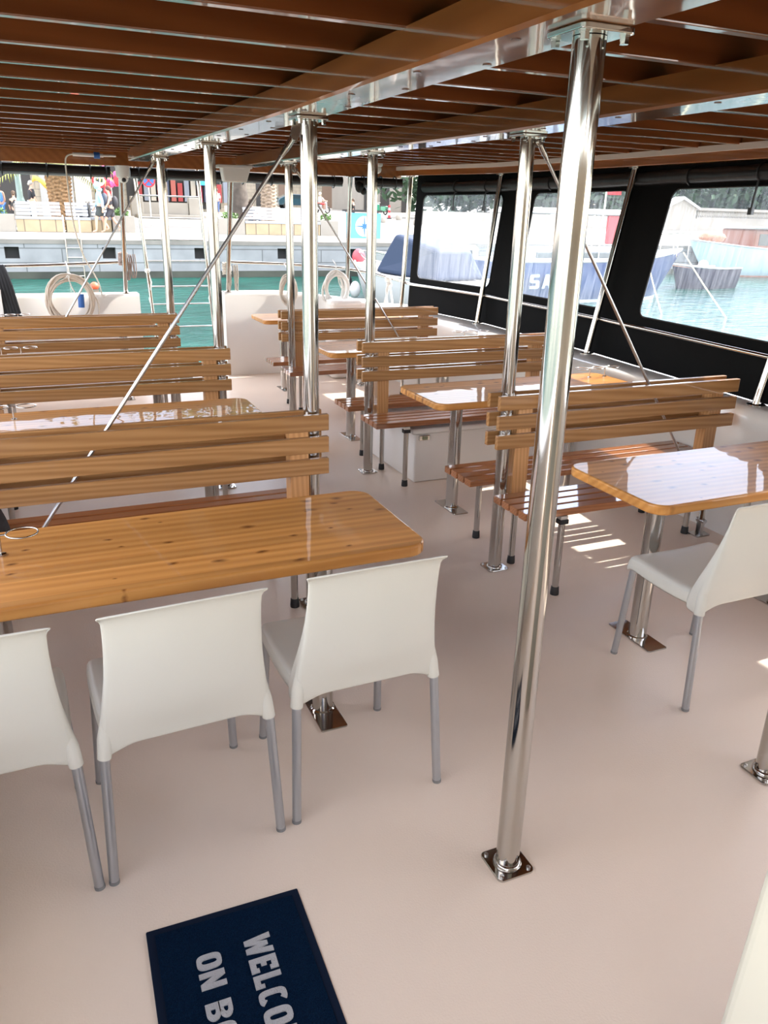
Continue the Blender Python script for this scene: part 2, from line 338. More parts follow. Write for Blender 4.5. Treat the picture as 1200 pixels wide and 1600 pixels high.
# corner of a cream wall just beside the viewer
b = MB()
p0 = Vector((.66, .436, 0)); d1 = Vector((.75, -.66, 0)).normalized(); d2 = Vector((.66, .75, 0)).normalized()
c = Vector((.845, .572, 0))
pts = [c, c+Vector((.6, 0, 0)), c+Vector((.6, -.5, 0)), c+Vector((0, -.5, 0))]
pts = [c, c+Vector((.55, .08, 0)), c+Vector((.55, -.5, 0)), c+Vector((-.02, -.5, 0))]
b.hexa([(p.x-.035*(1 if i in (0, 3) else 0), p.y, 0) for i, p in enumerate(pts)] + [(p.x+.035*(1 if i in (0, 3) else 0), p.y, 1.15) for i, p in enumerate(pts)])
struct(b.build('wall_near', mat('cream_painted_wall', (.52, .49, .40), .4), bevel=.02, seg=4))

# unseen cream deckhouse front, added to shade the deck and tint pole reflections
b = MB(); b.box(-.15, 3.45, -1.25, -1.12, 0, 2.05); struct(b.build('wall_rear_added', mat('cream_added_wall_paint', (.76, .67, .53), .45), bevel=.02))

# ---- roof
b = MB(); b.box(-1.05, 4.42, -1.0, 8.75, 2.29, 2.33); struct(b.build('ceiling', DECKING))
b = MB(); b.box(-1.1, 4.5, -1.05, 8.8, 2.335, 2.40); struct(b.build('trim_30', mat('roof_covering', (.75, .74, .7), .6)))
ti = 1
y = -.864
while y < 8.45:
    z = beam_z(y)+.09
    b = MB(); xr = interp(POLE_T, y)+.02
    b.box(-1.0, xr, y-.018, y+.018, z, z+.16)
    o = struct(b.build('trim_%d' % ti, JOIST, bevel=.004)); ti += 1
    y += .362
# edge beam above the side poles, with the pale strip on its inner face
def sweep(path, prof, name, m, parent=None, bevel=0):   # path [(x,y,z)], prof offsets (dx,dz)
    b = MB(); rows = [[(x+dx, y, z+dz) for dx, dz in prof] for x, y, z in path]
    b.grid(rows, smooth=False, closed=True)
    b.bm.faces.new([b.bm.verts.new(p) for p in rows[0]]); b.bm.faces.new([b.bm.verts.new(p) for p in rows[-1]])
    bmesh.ops.remove_doubles(b.bm, verts=b.bm.verts, dist=1e-5)
    return b.build(name, m, parent, bevel=bevel)
edge = [(interp(POLE_T, yy), yy, interp([(-2.2, 2.05), (3.14, 2.065), (4.92, 2.085), (6.74, 2.10), (8.2, 2.12), (8.6, 2.125)], yy)) for yy in [-1.0+.3*k for k in range(32)]+[8.55]]
eb = empty('roof_edge_beam', (0, 0, 0), 0, 'long dark varnished beam along the right roof edge with a pale strip', 'beam')
sweep(edge, [(-.06, 0), (.10, 0), (.10, .2), (-.06, .2)], 'board', BEAM, eb, .004)
sweep(edge, [(-.078, .055), (-.061, .055), (-.061, .09), (-.078, .09)], 'pale_strip', mat('pale_strip', (.85, .76, .68), .5), eb)
b = MB(); b.box(-1.0, 3.86, 8.42, 8.47, 2.10, 2.28); o = b.build('stern_fascia_board', BEAM, bevel=.004)
tag(o, 'brown varnished board closing the far stern end of the roof', 'board')
# the two lengthwise beams
def beam(x, y0, y1, wd, label):
    t = empty('roof_beam', (x, 0, 0), 0, label, 'beam', None)
    path = [(0, yy, beam_z(yy)) for yy in [y0+(y1-y0)*k/30 for k in range(31)]]
    sweep(path, [(-wd/2, .008), (-wd/2+.008, 0), (wd/2-.008, 0), (wd/2, .008), (wd/2, .094), (-wd/2, .094)], 'timber', BEAM, t)
    b = MB(); yy = y0+.22; k = 0
    while yy < y1-.15:
        dx = .052 if k % 2 else -.045
        b.lathe([(.011, -.0022), (.011, .004)], dx, yy, beam_z(yy), 12); yy += .18 if k % 2 else .28; k += 1
    b.build('wood_plug_row', PLUG, t)
    return t
beam(1.012, -.95, 7.75, .175, 'left of the two lengthwise varnished roof beams, over the nearest steel pole')
beam(2.02, -.95, 7.95, .185, 'right of the two lengthwise varnished roof beams, beyond the nearest steel pole')

# ================================================================== POLES
def round_plate(b, hx, hy, r, z0, z1, cx=0, cy=0): b.prism([(cx+x, cy+y) for x, y in rrect(-hx, hx, -hy, hy, r)], z0, z1)
def pole(x, y, label, lug=0, bolts=True):
    zt = beam_z(y)-.001
    t = empty('support_pole', (x, y, 0), 0, label, 'pole', 'steel roof poles in two rows')
    b = MB(); b.lathe([(.033, .006), (.033, zt-.012)], n=40); b.build('tube', STEEL, t)
    b = MB(); round_plate(b, .058, .058, .016, 0, .007); b.build('base_plate', STEEL, t, bevel=.002)
    b = MB(); b.lathe([(.040, .007), (.0405, .011), (.036, .017), (.0335, .018)], n=32); b.build('weld_ring', STEEL, t)
    b = MB(); round_plate(b, .062, .062, .012, zt-.011, zt); b.build('top_plate', STEEL, t, bevel=.002)
    for i, (dx, dy) in enumerate(((1, 1), (1, -1), (-1, 1), (-1, -1))):
        b = MB(); b.lathe([(.006, 0), (.006, .005), (.003, .0062)], dx*.043, dy*.043, .007, 10); b.build('bolt', SATIN, t)
        b = MB(); b.lathe([(.009, -.016), (.009, -.003), (.011, -.0028), (.011, 0)], dx*.046, dy*.046, zt-.011, 6); b.build('nut', STEEL, t)
    return t
YL = [1.43, 3.14, 4.95, 6.77]; YR = [1.443, 3.19, 4.935, 6.72]
for i, y in enumerate(YL):
    pole(1.045, y, ['thick polished steel pole standing free on the floor in the foreground', 'polished steel pole rising through the bench back behind the knotty pine table with three chairs',
                    'polished steel pole at the aisle end of the middle bench on the left', 'polished steel pole at the end of the farthest bench on the left'][i])
for i, y in enumerate(YR):
    pole(2.061, y, ['steel pole whose foot shows at the right edge of the picture', 'steel pole rising through the bench back nearest the white chair on the right',
                    'steel pole at the aisle end of the middle right-hand bench, beside the white box', 'steel pole at the aisle end of the farthest right-hand bench'][i])
def side_pole(b0, t0, label, r=.024):
    t = empty('slanted_pole', b0, 0, label, 'pole', 'side and stern poles along the hull edge')
    d = Vector(t0)-Vector(b0)
    b = MB(); b.tube([(0, 0, .004), d], r, 20); b.build('tube', STEEL, t)
    b = MB(); b.lathe([(.052, 0), (.052, .006), (.03, .010)], n=24); b.build('foot_flange', STEEL, t)
    b = MB(); b.lathe([(.05, -.008), (.05, 0)], d.x, d.y, d.z, 20); b.build('top_flange', STEEL, t)
    return t
side_pole((3.68, 3.14, .762), (3.95, 3.14, 2.063), 'slanting steel side pole at the right edge, close to the nearest bench end')
side_pole((3.86, 4.92, .762), (4.11, 4.92, 2.083), 'slanting steel side pole between the large and the middle vinyl window')
side_pole((3.94, 6.74, .762), (4.10, 6.74, 2.098), 'slanting steel side pole between the middle and the far vinyl window')
side_pole((3.80, 8.20, .762), (3.87, 8.20, 2.118), 'slanting steel side pole at the far end of the last vinyl window')
side_pole((.915, 8.80, .902), (.93, 8.43, 2.10), 'stern pole under the white dome security camera, wrapped with a rope hank')
side_pole((1.985, 8.80, .902), (1.99, 8.43, 2.10), 'stern pole to the right of the gangway with a pale rope hank')
side_pole((3.30, 8.6, .835), (3.27, 8.44, 2.10), 'stern pole just left of the compass sign on the quay')

# bracing rods in the planes of the bench rows
def rod(a, c, label, lugx):
    t = empty('bracing_rod', a, 0, label, 'rod', 'diagonal steel bracing rods')
    a = Vector(a); d = Vector(c)-a; n = d.normalized()
    b = MB(); b.tube([n*.05, d], .0075, 12); b.build('rod', SATIN, t)
    b = MB(); b.tube([n*.0, n*.05], .013, 10); b.tube([n*.05, n*.085], [.013, .008], 10); b.build('fork_end', STEEL, t)
    b = MB(); b.tube([(0, -.016, 0), (0, .016, 0)], .012, 14)
    b.extr([(-.02, -.02), (.012, -.02), (.03*lugx+.01, .055), (-.03+.03*lugx, .055)], 'y', -.004, .004); b.build('lug', STEEL, t)
rod((.985, 3.14, 1.985), (-.09, 3.14, .50), 'diagonal rod from the pole top down through the nearest left-hand bench back', 1)
rod((2.12, 3.19, 2.03), (3.47, 3.19, .17), 'diagonal rod running down to the right through the nearest right-hand bench back', -1)
rod((.99, 6.77, 2.06), (.20, 6.77, .86), 'diagonal rod above the farthest left-hand bench, passing the coiled hose', 1)
rod((2.13, 6.72, 2.05), (3.1, 6.72, .66), 'thin dark diagonal rod above the farthest right-hand bench', -1)
# strap tensioner at the floor where the right rod is anchored
t = empty('rod_anchor', (3.44, 3.16, 0), 0, 'steel rod anchor on the floor by the hull side, behind the white chair', 'anchor')
b = MB(); b.prism(rrect(-.05, .05, -.04, .04, .01), 0, .008); b.build('plate', STEEL, t)
b = MB(); b.box(-.012, .012, -.02, .02, .008, .10); b.tube([(0, -.03, .09), (0, .03, .09)], .014, 12); b.build('bracket', SATIN, t, bevel=.002)
b = MB(); b.tube([(0, 0, .09), (.03, .03, .17)], [.02, .012], 12); b.build('turnbuckle', STEEL, t)

# ================================================================== DOUBLE BENCHES
def make_bench():
    t = empty('double_bench', (0, 0, 0), 0, 'x', 'bench', 'back-to-back slatted double benches')
    for s in (-1, 1):
        b = MB()
        for k in range(4):
            y0 = s*.117+s*k*.0735; y1 = y0+s*.0605
            b.box(-.80, .80, min(y0, y1), max(y0, y1), .414, .45)
        b.build('seat', SEATW, t, bevel=.004, seg=2)
        b = MB()
        for k in range(3):
            z0 = .658+k*.0965; y0, y1 = sorted((s*.035, s*.061))
            b.box(-.765, .765, y0, y1, z0, z0+.07)
        b.build('backrest', ASH, t, bevel=.003, seg=2)
    for x in (-.60, .64):
        b = MB(); b.box(x-.042, x+.042, -.034, .034, .40, .905); b.build('upright', POSTW, t, bevel=.003)
    for x in (-.58, .62):
        b = MB(); b.box(x-.02, x+.02, -.40, .40, .396, .413); b.build('cross_bar', SATIN, t)
        for y in (-.385, .012, .385):
            b = MB(); b.lathe([(.0165, .03), (.0165, .396)], x, y, 0, 20); lg = b.build('leg', STEEL, t)
            b = MB(); b.lathe([(.021, 0), (.0215, .01), (.019, .042), (.0168, .044)], x, y, 0, 20); b.build('rubber_foot', RUBBER, lg)
            if y < 0 or y > .1:
                b = MB(); b.box(x-.024, x+.024, y-.02, y+.02, .372, .3955); b.build('top_cap', RUBBER, lg, bevel=.003)
    b = MB()
    for z in (.738, .834):
        b.lathe([(.007, 0), (.007, .010)], -.69, -.04, z, 8)
    return t
bench = make_bench()
BENCHES = [(2.755, 3.197, 'double bench on the right nearest the white chair, sun patches on its far seat'),
           (2.755, 4.94, 'middle double bench on the right, standing over the white storage box'),
           (2.745, 6.80, 'farthest double bench on the right, just before the white stern bulwark'),
           (.335, 3.13, 'double bench on the left directly behind the knotty pine table with three chairs'),
           (.335, 4.946, 'middle double bench on the left, second from the nearest'),
           (.335, 6.775, 'farthest double bench on the left, in front of the coiled hose')]
for i, (x, y, lb) in enumerate(BENCHES):
    o = bench if i == 0 else copy_tree(bench)
    o.location = (x, y, 0); o['label'] = lb
# the poles at the aisle ends stand between the backs; slide uprights are clear of them

# ================================================================== TABLES
def make_table(x2=.37):
    t = empty('dining_table', (0, 0, 0), 0, 'x', 'table', 'varnished pine tables bolted to the deck')
    b = MB(); b.prism(rrect(-.75, .75, -.285, .285, .07, 8), .70, .74); b.build('tabletop', PINE, t, bevel=.008, seg=3)
    for x in (-.48, x2):
        b = MB(); b.lathe([(.038, .007), (.038, .692)], x, 0, 0, 32); p = b.build('leg', STEEL, t)
        b = MB(); round_plate(b, .05, .135, .008, 0, .007, x, 0); b.build('floor_plate', STEEL, p, bevel=.002)
        b = MB(); b.lathe([(.044, .007), (.044, .012), (.0385, .016)], x, 0, 0, 28); b.build('collar', STEEL, p)
        b = MB(); b.prism(rrect(x-.12, x+.12, -.05, .05, .01), .692, .699); b.build('top_plate', SATIN, p)
    return t
table = make_table()
TABLES = [(2.755, 2.33, 'right-hand table in front reflecting blue sky, white chair drawn up to it'),
          (2.755, 4.07, 'second table on the right, between the nearest and middle benches'),
          (2.765, 5.85, 'third table on the right, between the middle and farthest benches'),
          (2.80, 7.84, 'farthest table on the right, its corner poking out behind the last bench'),
          (.325, 2.325, 'knotty orange pine table in the left foreground with three cream chairs'),
          (.29, 4.02, 'second table on the left, glossy with green tree reflections'),
          (.29, 5.86, 'third table on the left, mostly hidden between two bench backs'),
          (.28, 7.9, 'last table on the left beyond the farthest bench, with a wire holder')]
for i, (x, y, lb) in enumerate(TABLES):
    if i == 4: table = make_table(.74)
    o = table if i in (0, 4) else copy_tree(table)
    o.location = (x, y, 0); o['label'] = lb
    if x < 2: o.rotation_euler.z = PI

# ring holders for cups
def make_holder():
    t = empty('cup_holder', (0, 0, 0), 0, 'x', 'cup holder', 'chrome wire cup holders on the tables')
    for k, x in enumerate((-.125, 0, .125)):
        b = MB(); b.tube([(x+.045*math.cos(a*PI/12), .045*math.sin(a*PI/12), .062) for a in range(24)], .0028, 8, closed=True); b.build('ring', STEEL, t)
    for x in (-.062, .062):
        b = MB(); b.tube([(x, 0, .004), (x, 0, .062)], .0035, 8); b.lathe([(.014, 0), (.014, .004), (.004, .006)], x, 0, 0, 14); b.build('stem', STEEL, t)
        b = MB(); b.tube([(x-.02, 0, .062), (x+.02, 0, .062)], .003, 8); b.build('joint', STEEL, t)
    return t
hold = make_holder()
for i, (x, y, lb) in enumerate([(3.40, 4.20, 'wire cup holder in the sunlit end of the second right-hand table'), (3.44, 5.98, 'wire cup holder on the third right-hand table, at the foot of a slanted pole'),
                                (-.235, 2.41, 'wire cup ring at the left edge of the knotty foreground table'), (-.21, 4.15, 'wire cup holder at the left end of the second left-hand table'),
                                (-.17, 6.02, 'wire cup holder on the third left-hand table, seen over the middle bench'), (-.19, 8.0, 'farthest wire cup holder, just above the last left-hand bench back')]):
    o = hold if i == 0 else copy_tree(hold)
    o.location = (x, y, .741); o['label'] = lb

# ================================================================== CHAIRS
def make_chair():
    t = empty('plastic_chair', (0, 0, 0), 0, 'x', 'chair', 'cream plastic chairs with grey metal legs')
    # one moulded shell: back, wrapped sides, seat and skirt
    b = MB()
    prof = [(.822, -.262, .203, 0), (.816, -.250, .200, 0), (.80, -.240, .192, .004), (.74, -.232, .189, .012), (.66, -.222, .192, .026), (.58, -.212, .199, .045), (.51, -.203, .209, .062), (.46, -.196, .217, .07), (.43, -.192, .221, .072)]
    rows = []
    nU = 12
    for z, y, wd, fl in prof:
        r = []
        for k in range(nU+1):
            u = -1+2*k/nU
            cy = .022*(1-u*u)               # the back is hollow across its width
            zz = z + (.012*(1-u*u) if z > .8 else 0)
            r.append((u*wd, y-cy*(.4 if z < .5 else 1)+.0, zz))
        r = [(-wd-.004, y+fl*.5, z-.002), (-wd-.006, y+.0+fl*.15, z)] + r + [(wd+.006, y+fl*.15, z), (wd+.004, y+fl*.5, z-.002)]
        r = [(-wd-.002, y+fl, z-.003)] + r + [(wd+.002, y+fl, z-.003)]
        rows.append(r)
    low = []
    for k, (x, y, z) in enumerate(rows[-1]):
        u = min(1, abs(x)/.2)
        low.append((x, y+.002, .418-.034*max(0, (u-.86)/.14) - .004*u))
    rows.append(low)
    b.grid(rows)
    o = b.build('backrest', SHELL, t, solid=.007, sub=1)
    # seat pan with skirt
    b = MB(); rows = []
    for y, wd, dz in ((-.20, .205, -.004), (-.10, .214, -.010), (0, .217, -.012), (.10, .217, -.008), (.17, .215, -.002), (.205, .212, -.006), (.215, .208, -.022)):
        r = []
        for k in range(11):
            u = -1+2*k/10
            r.append((u*(wd-.012), y, .462+dz-.006*(1-u*u)))
        sk = .055
        r = [(-wd-.004, y, .458+dz-sk), (-wd-.002, y, .455+dz)]+r+[(wd+.002, y, .455+dz), (wd+.004, y, .458+dz-sk)]
        rows.append(r)
    fr = [(x, .220, z if 1 < k < 13 else z) for k, (x, y, z) in enumerate(rows[-1])]
    fr = [(x, .219, .40 if True else z) for (x, y, z) in fr]
    rows.append(fr)
    b.grid(rows); b.build('seat', SHELL, t, solid=.006, sub=1)
    for s in (-1, 1):
        b = MB(); b.tube([(s*.190, -.190, .60), (s*.203, -.180, .52), (s*.2150, -.182, .44), (s*.2215, -.188, .385)], [.003, .012, .0195, .0185], 16); b.build('leg_socket', SHELL, t)
        b = MB(); b.tube([(s*.2205, -.187, .43), (s*.2375, -.218, .004)], .0135, 16); lg = b.build('leg', ALU, t)
        b = MB(); b.tube([(s*.2373, -.2177, .010), (s*.2377, -.2183, 0)], .0142, 16); b.build('foot_cap', mat('grey_foot_cap', (.2, .2, .2), .6) if s < 0 else bpy.data.materials['grey_foot_cap'], lg)
        b = MB(); b.tube([(s*.200, .190, .44), (s*.2175, .218, .004)], .0135, 16); lg = b.build('leg', ALU, t)
        b = MB(); b.tube([(s*.2173, .2177, .010), (s*.2177, .2183, 0)], .0142, 16); b.build('foot_cap', bpy.data.materials['grey_foot_cap'], lg)
    return t
chair = make_chair()
for i, (x, y, rz, lb) in enumerate([(.778, 2.03, .01, 'cream chair at the aisle end of the knotty table, rightmost of the three there'),
                                    (.243, 2.005, .045, 'middle cream chair of the three along the knotty foreground table'),
                                    (-.262, 1.99, .01, 'cream chair cut off by the left edge of the picture'),
                                    (2.305, 2.035, 0, 'cream chair alone at the right-hand table, seat seen from the side')]):
    o = chair if i == 0 else copy_tree(chair)
    o.location = (x, y, 0); o.rotation_euler.z = rz; o['label'] = lb

# ================================================================== WELCOME MAT
t = empty('door_mat', (.269, 1.573, 0), math.radians(-1.6), 'navy door mat with white WELCOME ON BOARD lettering on the floor', 'door mat')
b = MB(); b.prism(rrect(-.198, .198, -.60, 0, .004), 0, .005); b.build('rubber_edge', NAVYR, t, bevel=.002)
b = MB(); b.prism(rrect(-.178, .178, -.58, -.02, .004), .0045, .009); b.build('pile', NAVY, t, bevel=.002)
FONT = {'W': [[(0, 1), (.25, 1), (.31, .42), (.4, .85), (.6, .85), (.69, .42), (.75, 1), (1, 1), (.84, 0), (.6, 0), (.5, .5), (.4, 0), (.16, 0)]],
 'E': [[(0, 0), (1, 0), (1, .3), (.72, .3), (.72, .22), (.36, .22), (.36, .4), (.62, .4), (.62, .6), (.36, .6), (.36, .78), (.72, .78), (.72, .7), (1, .7), (1, 1), (0, 1)]],
 'L': [[(0, 0), (1, 0), (1, .34), (.72, .34), (.72, .22), (.38, .22), (.38, 1), (0, 1)]],
 'N': [[(0, 0), (.3, 0), (.3, .55), (.66, 0), (1, 0), (1, 1), (.7, 1), (.7, .45), (.34, 1), (0, 1)]],
 'M': [[(0, 0), (.25, 0), (.25, .6), (.42, .15), (.58, .15), (.75, .6), (.75, 0), (1, 0), (1, 1), (.72, 1), (.5, .5), (.28, 1), (0, 1)]],
 'A': [[(0, 0), (.28, 0), (.34, .22), (.66, .22), (.72, 0), (1, 0), (.68, 1), (.32, 1)]],
 'V': [[(.35, 0), (.65, 0), (1, 1), (.72, 1), (.5, .35), (.28, 1), (0, 1)]],
 'S': [[(0, 0), (.85, 0), (1, .12), (1, .5), (.85, .6), (.36, .6), (.36, .8), (.95, .8), (.95, 1), (.15, 1), (0, .88), (0, .5), (.15, .4), (.64, .4), (.64, .2), (0, .2)]],
 'R': [[(0, 0), (.33, 0), (.33, .36), (.5, .36), (.68, 0), (1, 0), (.82, .4), (1, .52), (1, .86), (.85, 1), (0, 1)]]}
def glyph(b, ch, ox, oy, wd, hg, z0, z1, M):
    def ring(r, n=28, sq=.62):   # squarish round
        out = []
        for k in range(n):
            a = 2*PI*k/n; c_, s_ = math.cos(a), math.sin(a)
            out.append((.5+.5*r[0]*math.copysign(abs(c_)**sq, c_), .5+.5*r[1]*math.copysign(abs(s_)**sq, s_)))
        return out
    def strip(A, B, closed=True):
        n = len(A)
        lo = [[b.bm.verts.new(M(ox+x*wd, oy+y*hg, z)) for x, y in P] for P in (A, B) for z in (z0, z1)]
        a0, a1, b0, b1 = lo
        for k in range(n if closed else n-1):
            j = (k+1) % n
            for q in ((a1[k], a1[j], b1[j], b1[k]), (a0[k], a1[k], a1[j], a0[j]), (b0[k], b0[j], b1[j], b1[k])): b.bm.faces.new(q)
        if not closed:
            for k in (0, n-1): b.bm.faces.new((a0[k], a1[k], b1[k], b0[k]))
    if ch in FONT:
        for P in FONT[ch]:
            lo = [b.bm.verts.new(M(ox+x*wd, oy+y*hg, z0)) for x, y in P]; hi = [b.bm.verts.new(M(ox+x*wd, oy+y*hg, z1)) for x, y in P]
            f = b.bm.faces.new(hi); n = len(P)
            for k in range(n): b.bm.faces.new((lo[k], lo[(k+1) % n], hi[(k+1) % n], hi[k]))
    elif ch == 'O': strip(ring((1, 1)), ring((.32, .6)))
    elif ch in 'C':
        A, B = ring((1, 1)), ring((.32, .6)); n = len(A); keep = [i % n for i in range(4, n-2)]
        strip([A[i] for i in keep], [B[i] for i in keep], False)
    elif ch in 'BD':
        def half(y0, y1, r):
            c = (y0+y1)/2; h = (y1-y0)/2
            o_ = [(0, y0), (.55, y0)]+[(.55+.45*math.sin(a*PI/10), c-h*math.cos(a*PI/10)) for a in range(1, 10)]+[(.55, y1), (0, y1)]
            i_ = [(.34, c-h*r), (.45, c-h*r)]+[(.45+.22*math.sin(a*PI/10), c-h*r*math.cos(a*PI/10)) for a in range(1, 10)]+[(.45, c+h*r), (.34, c+h*r)]
            strip(o_, i_)
        if ch == 'D': half(0, 1, .6)
        else: half(0, .54, .33); half(.5, 1, .33)
def line(text, x_base, y_start, cap, adv, gw, name, gap=.02):
    b = MB(); y = y_start
    for ch in text:
        if ch == ' ': y -= gap; continue
        wd = gw[ch] if ch in gw else gw['*']
        glyph(b, ch, 0, 0, wd, cap, .008, .0125, lambda p, q, z, y=y: (x_base+q, y-p, z)); y -= wd+adv
    return b.build(name, LETTER, t)
line('WELCOME', .025, -.113, .066, .009, {'W': .056, '*': .039, 'O': .044, 'M': .055, 'L': .034}, 'upper_lettering')
line('ON', -.094, -.123, .060, .008, {'*': .045, 'O': .043, 'N': .044}, 'lower_lettering')
line('BOARD', -.094, -.256, .060, .009, {'*': .045, 'O': .046}, 'lower_lettering')

# ================================================================== LOW THINGS ON DECK
t = empty('storage_box', (2.80, 5.03, 0), 0, 'white moulded box with a metal latch under the middle right bench', 'box')
b = MB(); b.box(-.54, .53, -.44, .44, .0, .345); b.build('body', GEL, t, bevel=.012, seg=3)
b = MB(); b.box(-.57, .55, -.46, .46, .346, .383); b.build('lid', GEL, t, bevel=.012, seg=3)
b = MB(); b.box(-.515, -.435, -.456, -.4405, .30, .335); lt = b.build('latch', STEEL, t, bevel=.004)
b = MB(); b.box(-.492, -.455, -.462, -.457, .307, .328); b.build('latch_plate', mat('dull_green_plate', (.25, .27, .16), .5), lt)
# folded dark jacket on the first left-hand bench
b = MB(); rows = []
for i in range(13):
    r = []
    for k in range(20):
        a = 2*PI*k/20; f = i/12; rr = math.sin(PI*min(1, f*.5+.5))*1.0 if f < 1 else 0
        R_ = .115*(math.cos(f*PI/2)**.6)+.001
        p = Vector((R_*1.2*math.cos(a), R_*.85*math.sin(a), .002+.135*math.sin(f*PI/2)))
        nn = pnoise(p*22)*.018
        r.append((p.x*(1+nn*9), p.y*(1+nn*9), max(.002, p.z+nn*.6*f)))
    rows.append(r)
b.grid(rows, closed=True)
o = b.build('folded_jacket', mat('charcoal_fabric', (.05, .05, .055), .9, bump=.4, bscale=60), loc=(-.335, 3.40, .451), sub=1)
tag(o, 'crumpled charcoal jacket on the bench seat at the left edge', 'jacket')
# small dark speck of dirt: floor mark is left as wear in the paint

# white moulded locker top at the stern corner
b = MB(); b.prism([(2.96, 8.22), (3.0, 8.16), (3.30, 8.15), (3.42, 8.19), (3.43, 8.30), (3.2, 8.44), (2.97, 8.44)], 0, .855)
o = b.build('stern_locker', GEL, bevel=.05, seg=5); tag(o, 'rounded white moulded locker in the far right stern corner', 'locker')

# ================================================================== RAILS
def tubething(name, pts, r, m, label, cat, group=None, n=12):
    b = MB(); b.tube(pts, r, n); o = b.build(name, m); return tag(o, label, cat, group)
b = MB()
def px_(y): return interp([(a, x+(xt-x)*.19) for (a, x), (_, xt) in zip(POLE_B, POLE_T)], y)
tubething('side_rail', [(px_(yy)+.03, yy, 1.02) for yy in [-1+.35*k for k in range(27)]]+[(3.82, 8.3, 1.04), (3.66, 8.62, 1.09), (3.3, 8.74, 1.15), (2.6, 8.84, 1.19), (2.02, 8.84, 1.21)], .0155, STEEL, 'long steel rail running along the right side windows and round the stern corner', 'rail')
tubething('stern_rail', [(-.7, 8.84, 1.16), (-.5, 8.84, 1.165), (.2, 8.84, 1.18), (.915, 8.84, 1.21)], .0165, STEEL, 'steel rail over the left stern bulwark above the coiled hose', 'rail')
# raised gangway seen in the stern gate
t = empty('boarding_ladder', (1.53, 9.2, -.2), 0, 'raised steel gangway frame with rungs in the stern gate', 'gangway')
def gl(z): return (-.375+.0 - (z-.6)*.052+.072, 0, z+.2)
def gr(z): return (.355-(z-.6)*.055, 0, z+.2)
for f in (gl, gr):
    b = MB(); b.tube([f(-.15), f(2.3)], .020, 14); b.build('side_rail', STEEL, t)
zs = [-.05, .22, .49, .74, .93, 1.2, 1.42, 1.64, 1.86]
for z in zs:
    b = MB(); b.tube([gl(z), gr(z)], .0085, 10); b.build('rung', SATIN, t)
for f in (gl, gr):
    b = MB(); p = Vector(f(1.1)); b.ball(p, .03); b.tube([p, p+Vector((.03, -.02, -.12)), p+Vector((.0, 0, -.3)), p+Vector((.03, 0, -.5))], .009, 8); b.build('tie_rope', ROPEW, t)

# ================================================================== CANVAS SIDE WITH VINYL WINDOWS
def cx(y, z):
    a = interp(POLE_B, y); c_ = interp(POLE_T, y); return a+(c_-a)*(z-.76)/(2.07-.76)+.065
def canvas_panel(name, y0, y1, wy0, wy1, wz0, wz1):
    z0, z1 = .764, 2.12
    n = 8
    inner = rrect(wy0, wy1, wz0, wz1, .07, n)     # order: corner (y1,z1), (y0,z1), (y0,z0), (y1,z0)
    outer = []
    for k, (p, q) in enumerate(inner):
        sec = k//(n+1); f = (k % (n+1))/n
        if sec == 0: o = (y1, q+(z1-q)) if f > .5 else (y1, z1 if f > .0 else q)
        cyy, czz = ((y1, z1), (y0, z1), (y0, z0), (y1, z0))[sec]
        if f == 0: o = (cyy, q) if sec % 2 == 0 else (p, czz)
        elif f == 1: o = (p, czz) if sec % 2 == 0 else (cyy, q)
        else: o = (cyy, czz)
        outer.append(o)
    b = MB(); N_ = len(inner)
    I = [b.bm.verts.new((cx(p, q), p, q)) for p, q in inner]
    def ov(p, q, d={}):
        key = (round(p, 4), round(q, 4), id(b))
        if key not in d: d[key] = b.bm.verts.new((cx(p, q), p, q))
        return d[key]
    O = [ov(p, q) for p, q in outer]
    for k in range(N_):
        j = (k+1) % N_
        vs = [I[k], I[j], O[j], O[k]]; u_ = []
        for v in vs:
            if v not in u_: u_.append(v)
        if len(u_) > 2:
            try: b.bm.faces.new(u_)
            except ValueError: pass
    bmesh.ops.triangulate(b.bm, faces=b.bm.faces)
    c_ = struct(b.build('trim_%s' % name, CANVAS, solid=.004))
    w_ = MB()
    w_.bm.faces.new([w_.bm.verts.new((cx(p, q)+.001, p, q)) for p, q in rrect(wy0-.004, wy1+.004, wz0-.004, wz1+.004, .07, n)])
    bmesh.ops.triangulate(w_.bm, faces=w_.bm.faces)
    return w_
for i, (y0, y1, a, c_) in enumerate([(3.04, 4.86, 3.10, 4.50), (4.86, 6.66, 4.99, 6.22), (6.66, 8.17, 6.74, 8.03), (.9, 3.04, 1.15, 2.45)]):
    wmb = canvas_panel('%d' % (40+i), y0, y1, a, c_, 1.09, 1.93)
    wo = struct(wmb.build('window_%d' % (i+1), VINYL))
    b = MB(); b.tube([(cx(p, q)-.004, p, q) for p, q in rrect(a, c_, 1.09, 1.93, .07, 6)], .005, 6, closed=True); b.build('seam', RUBBER, wo)
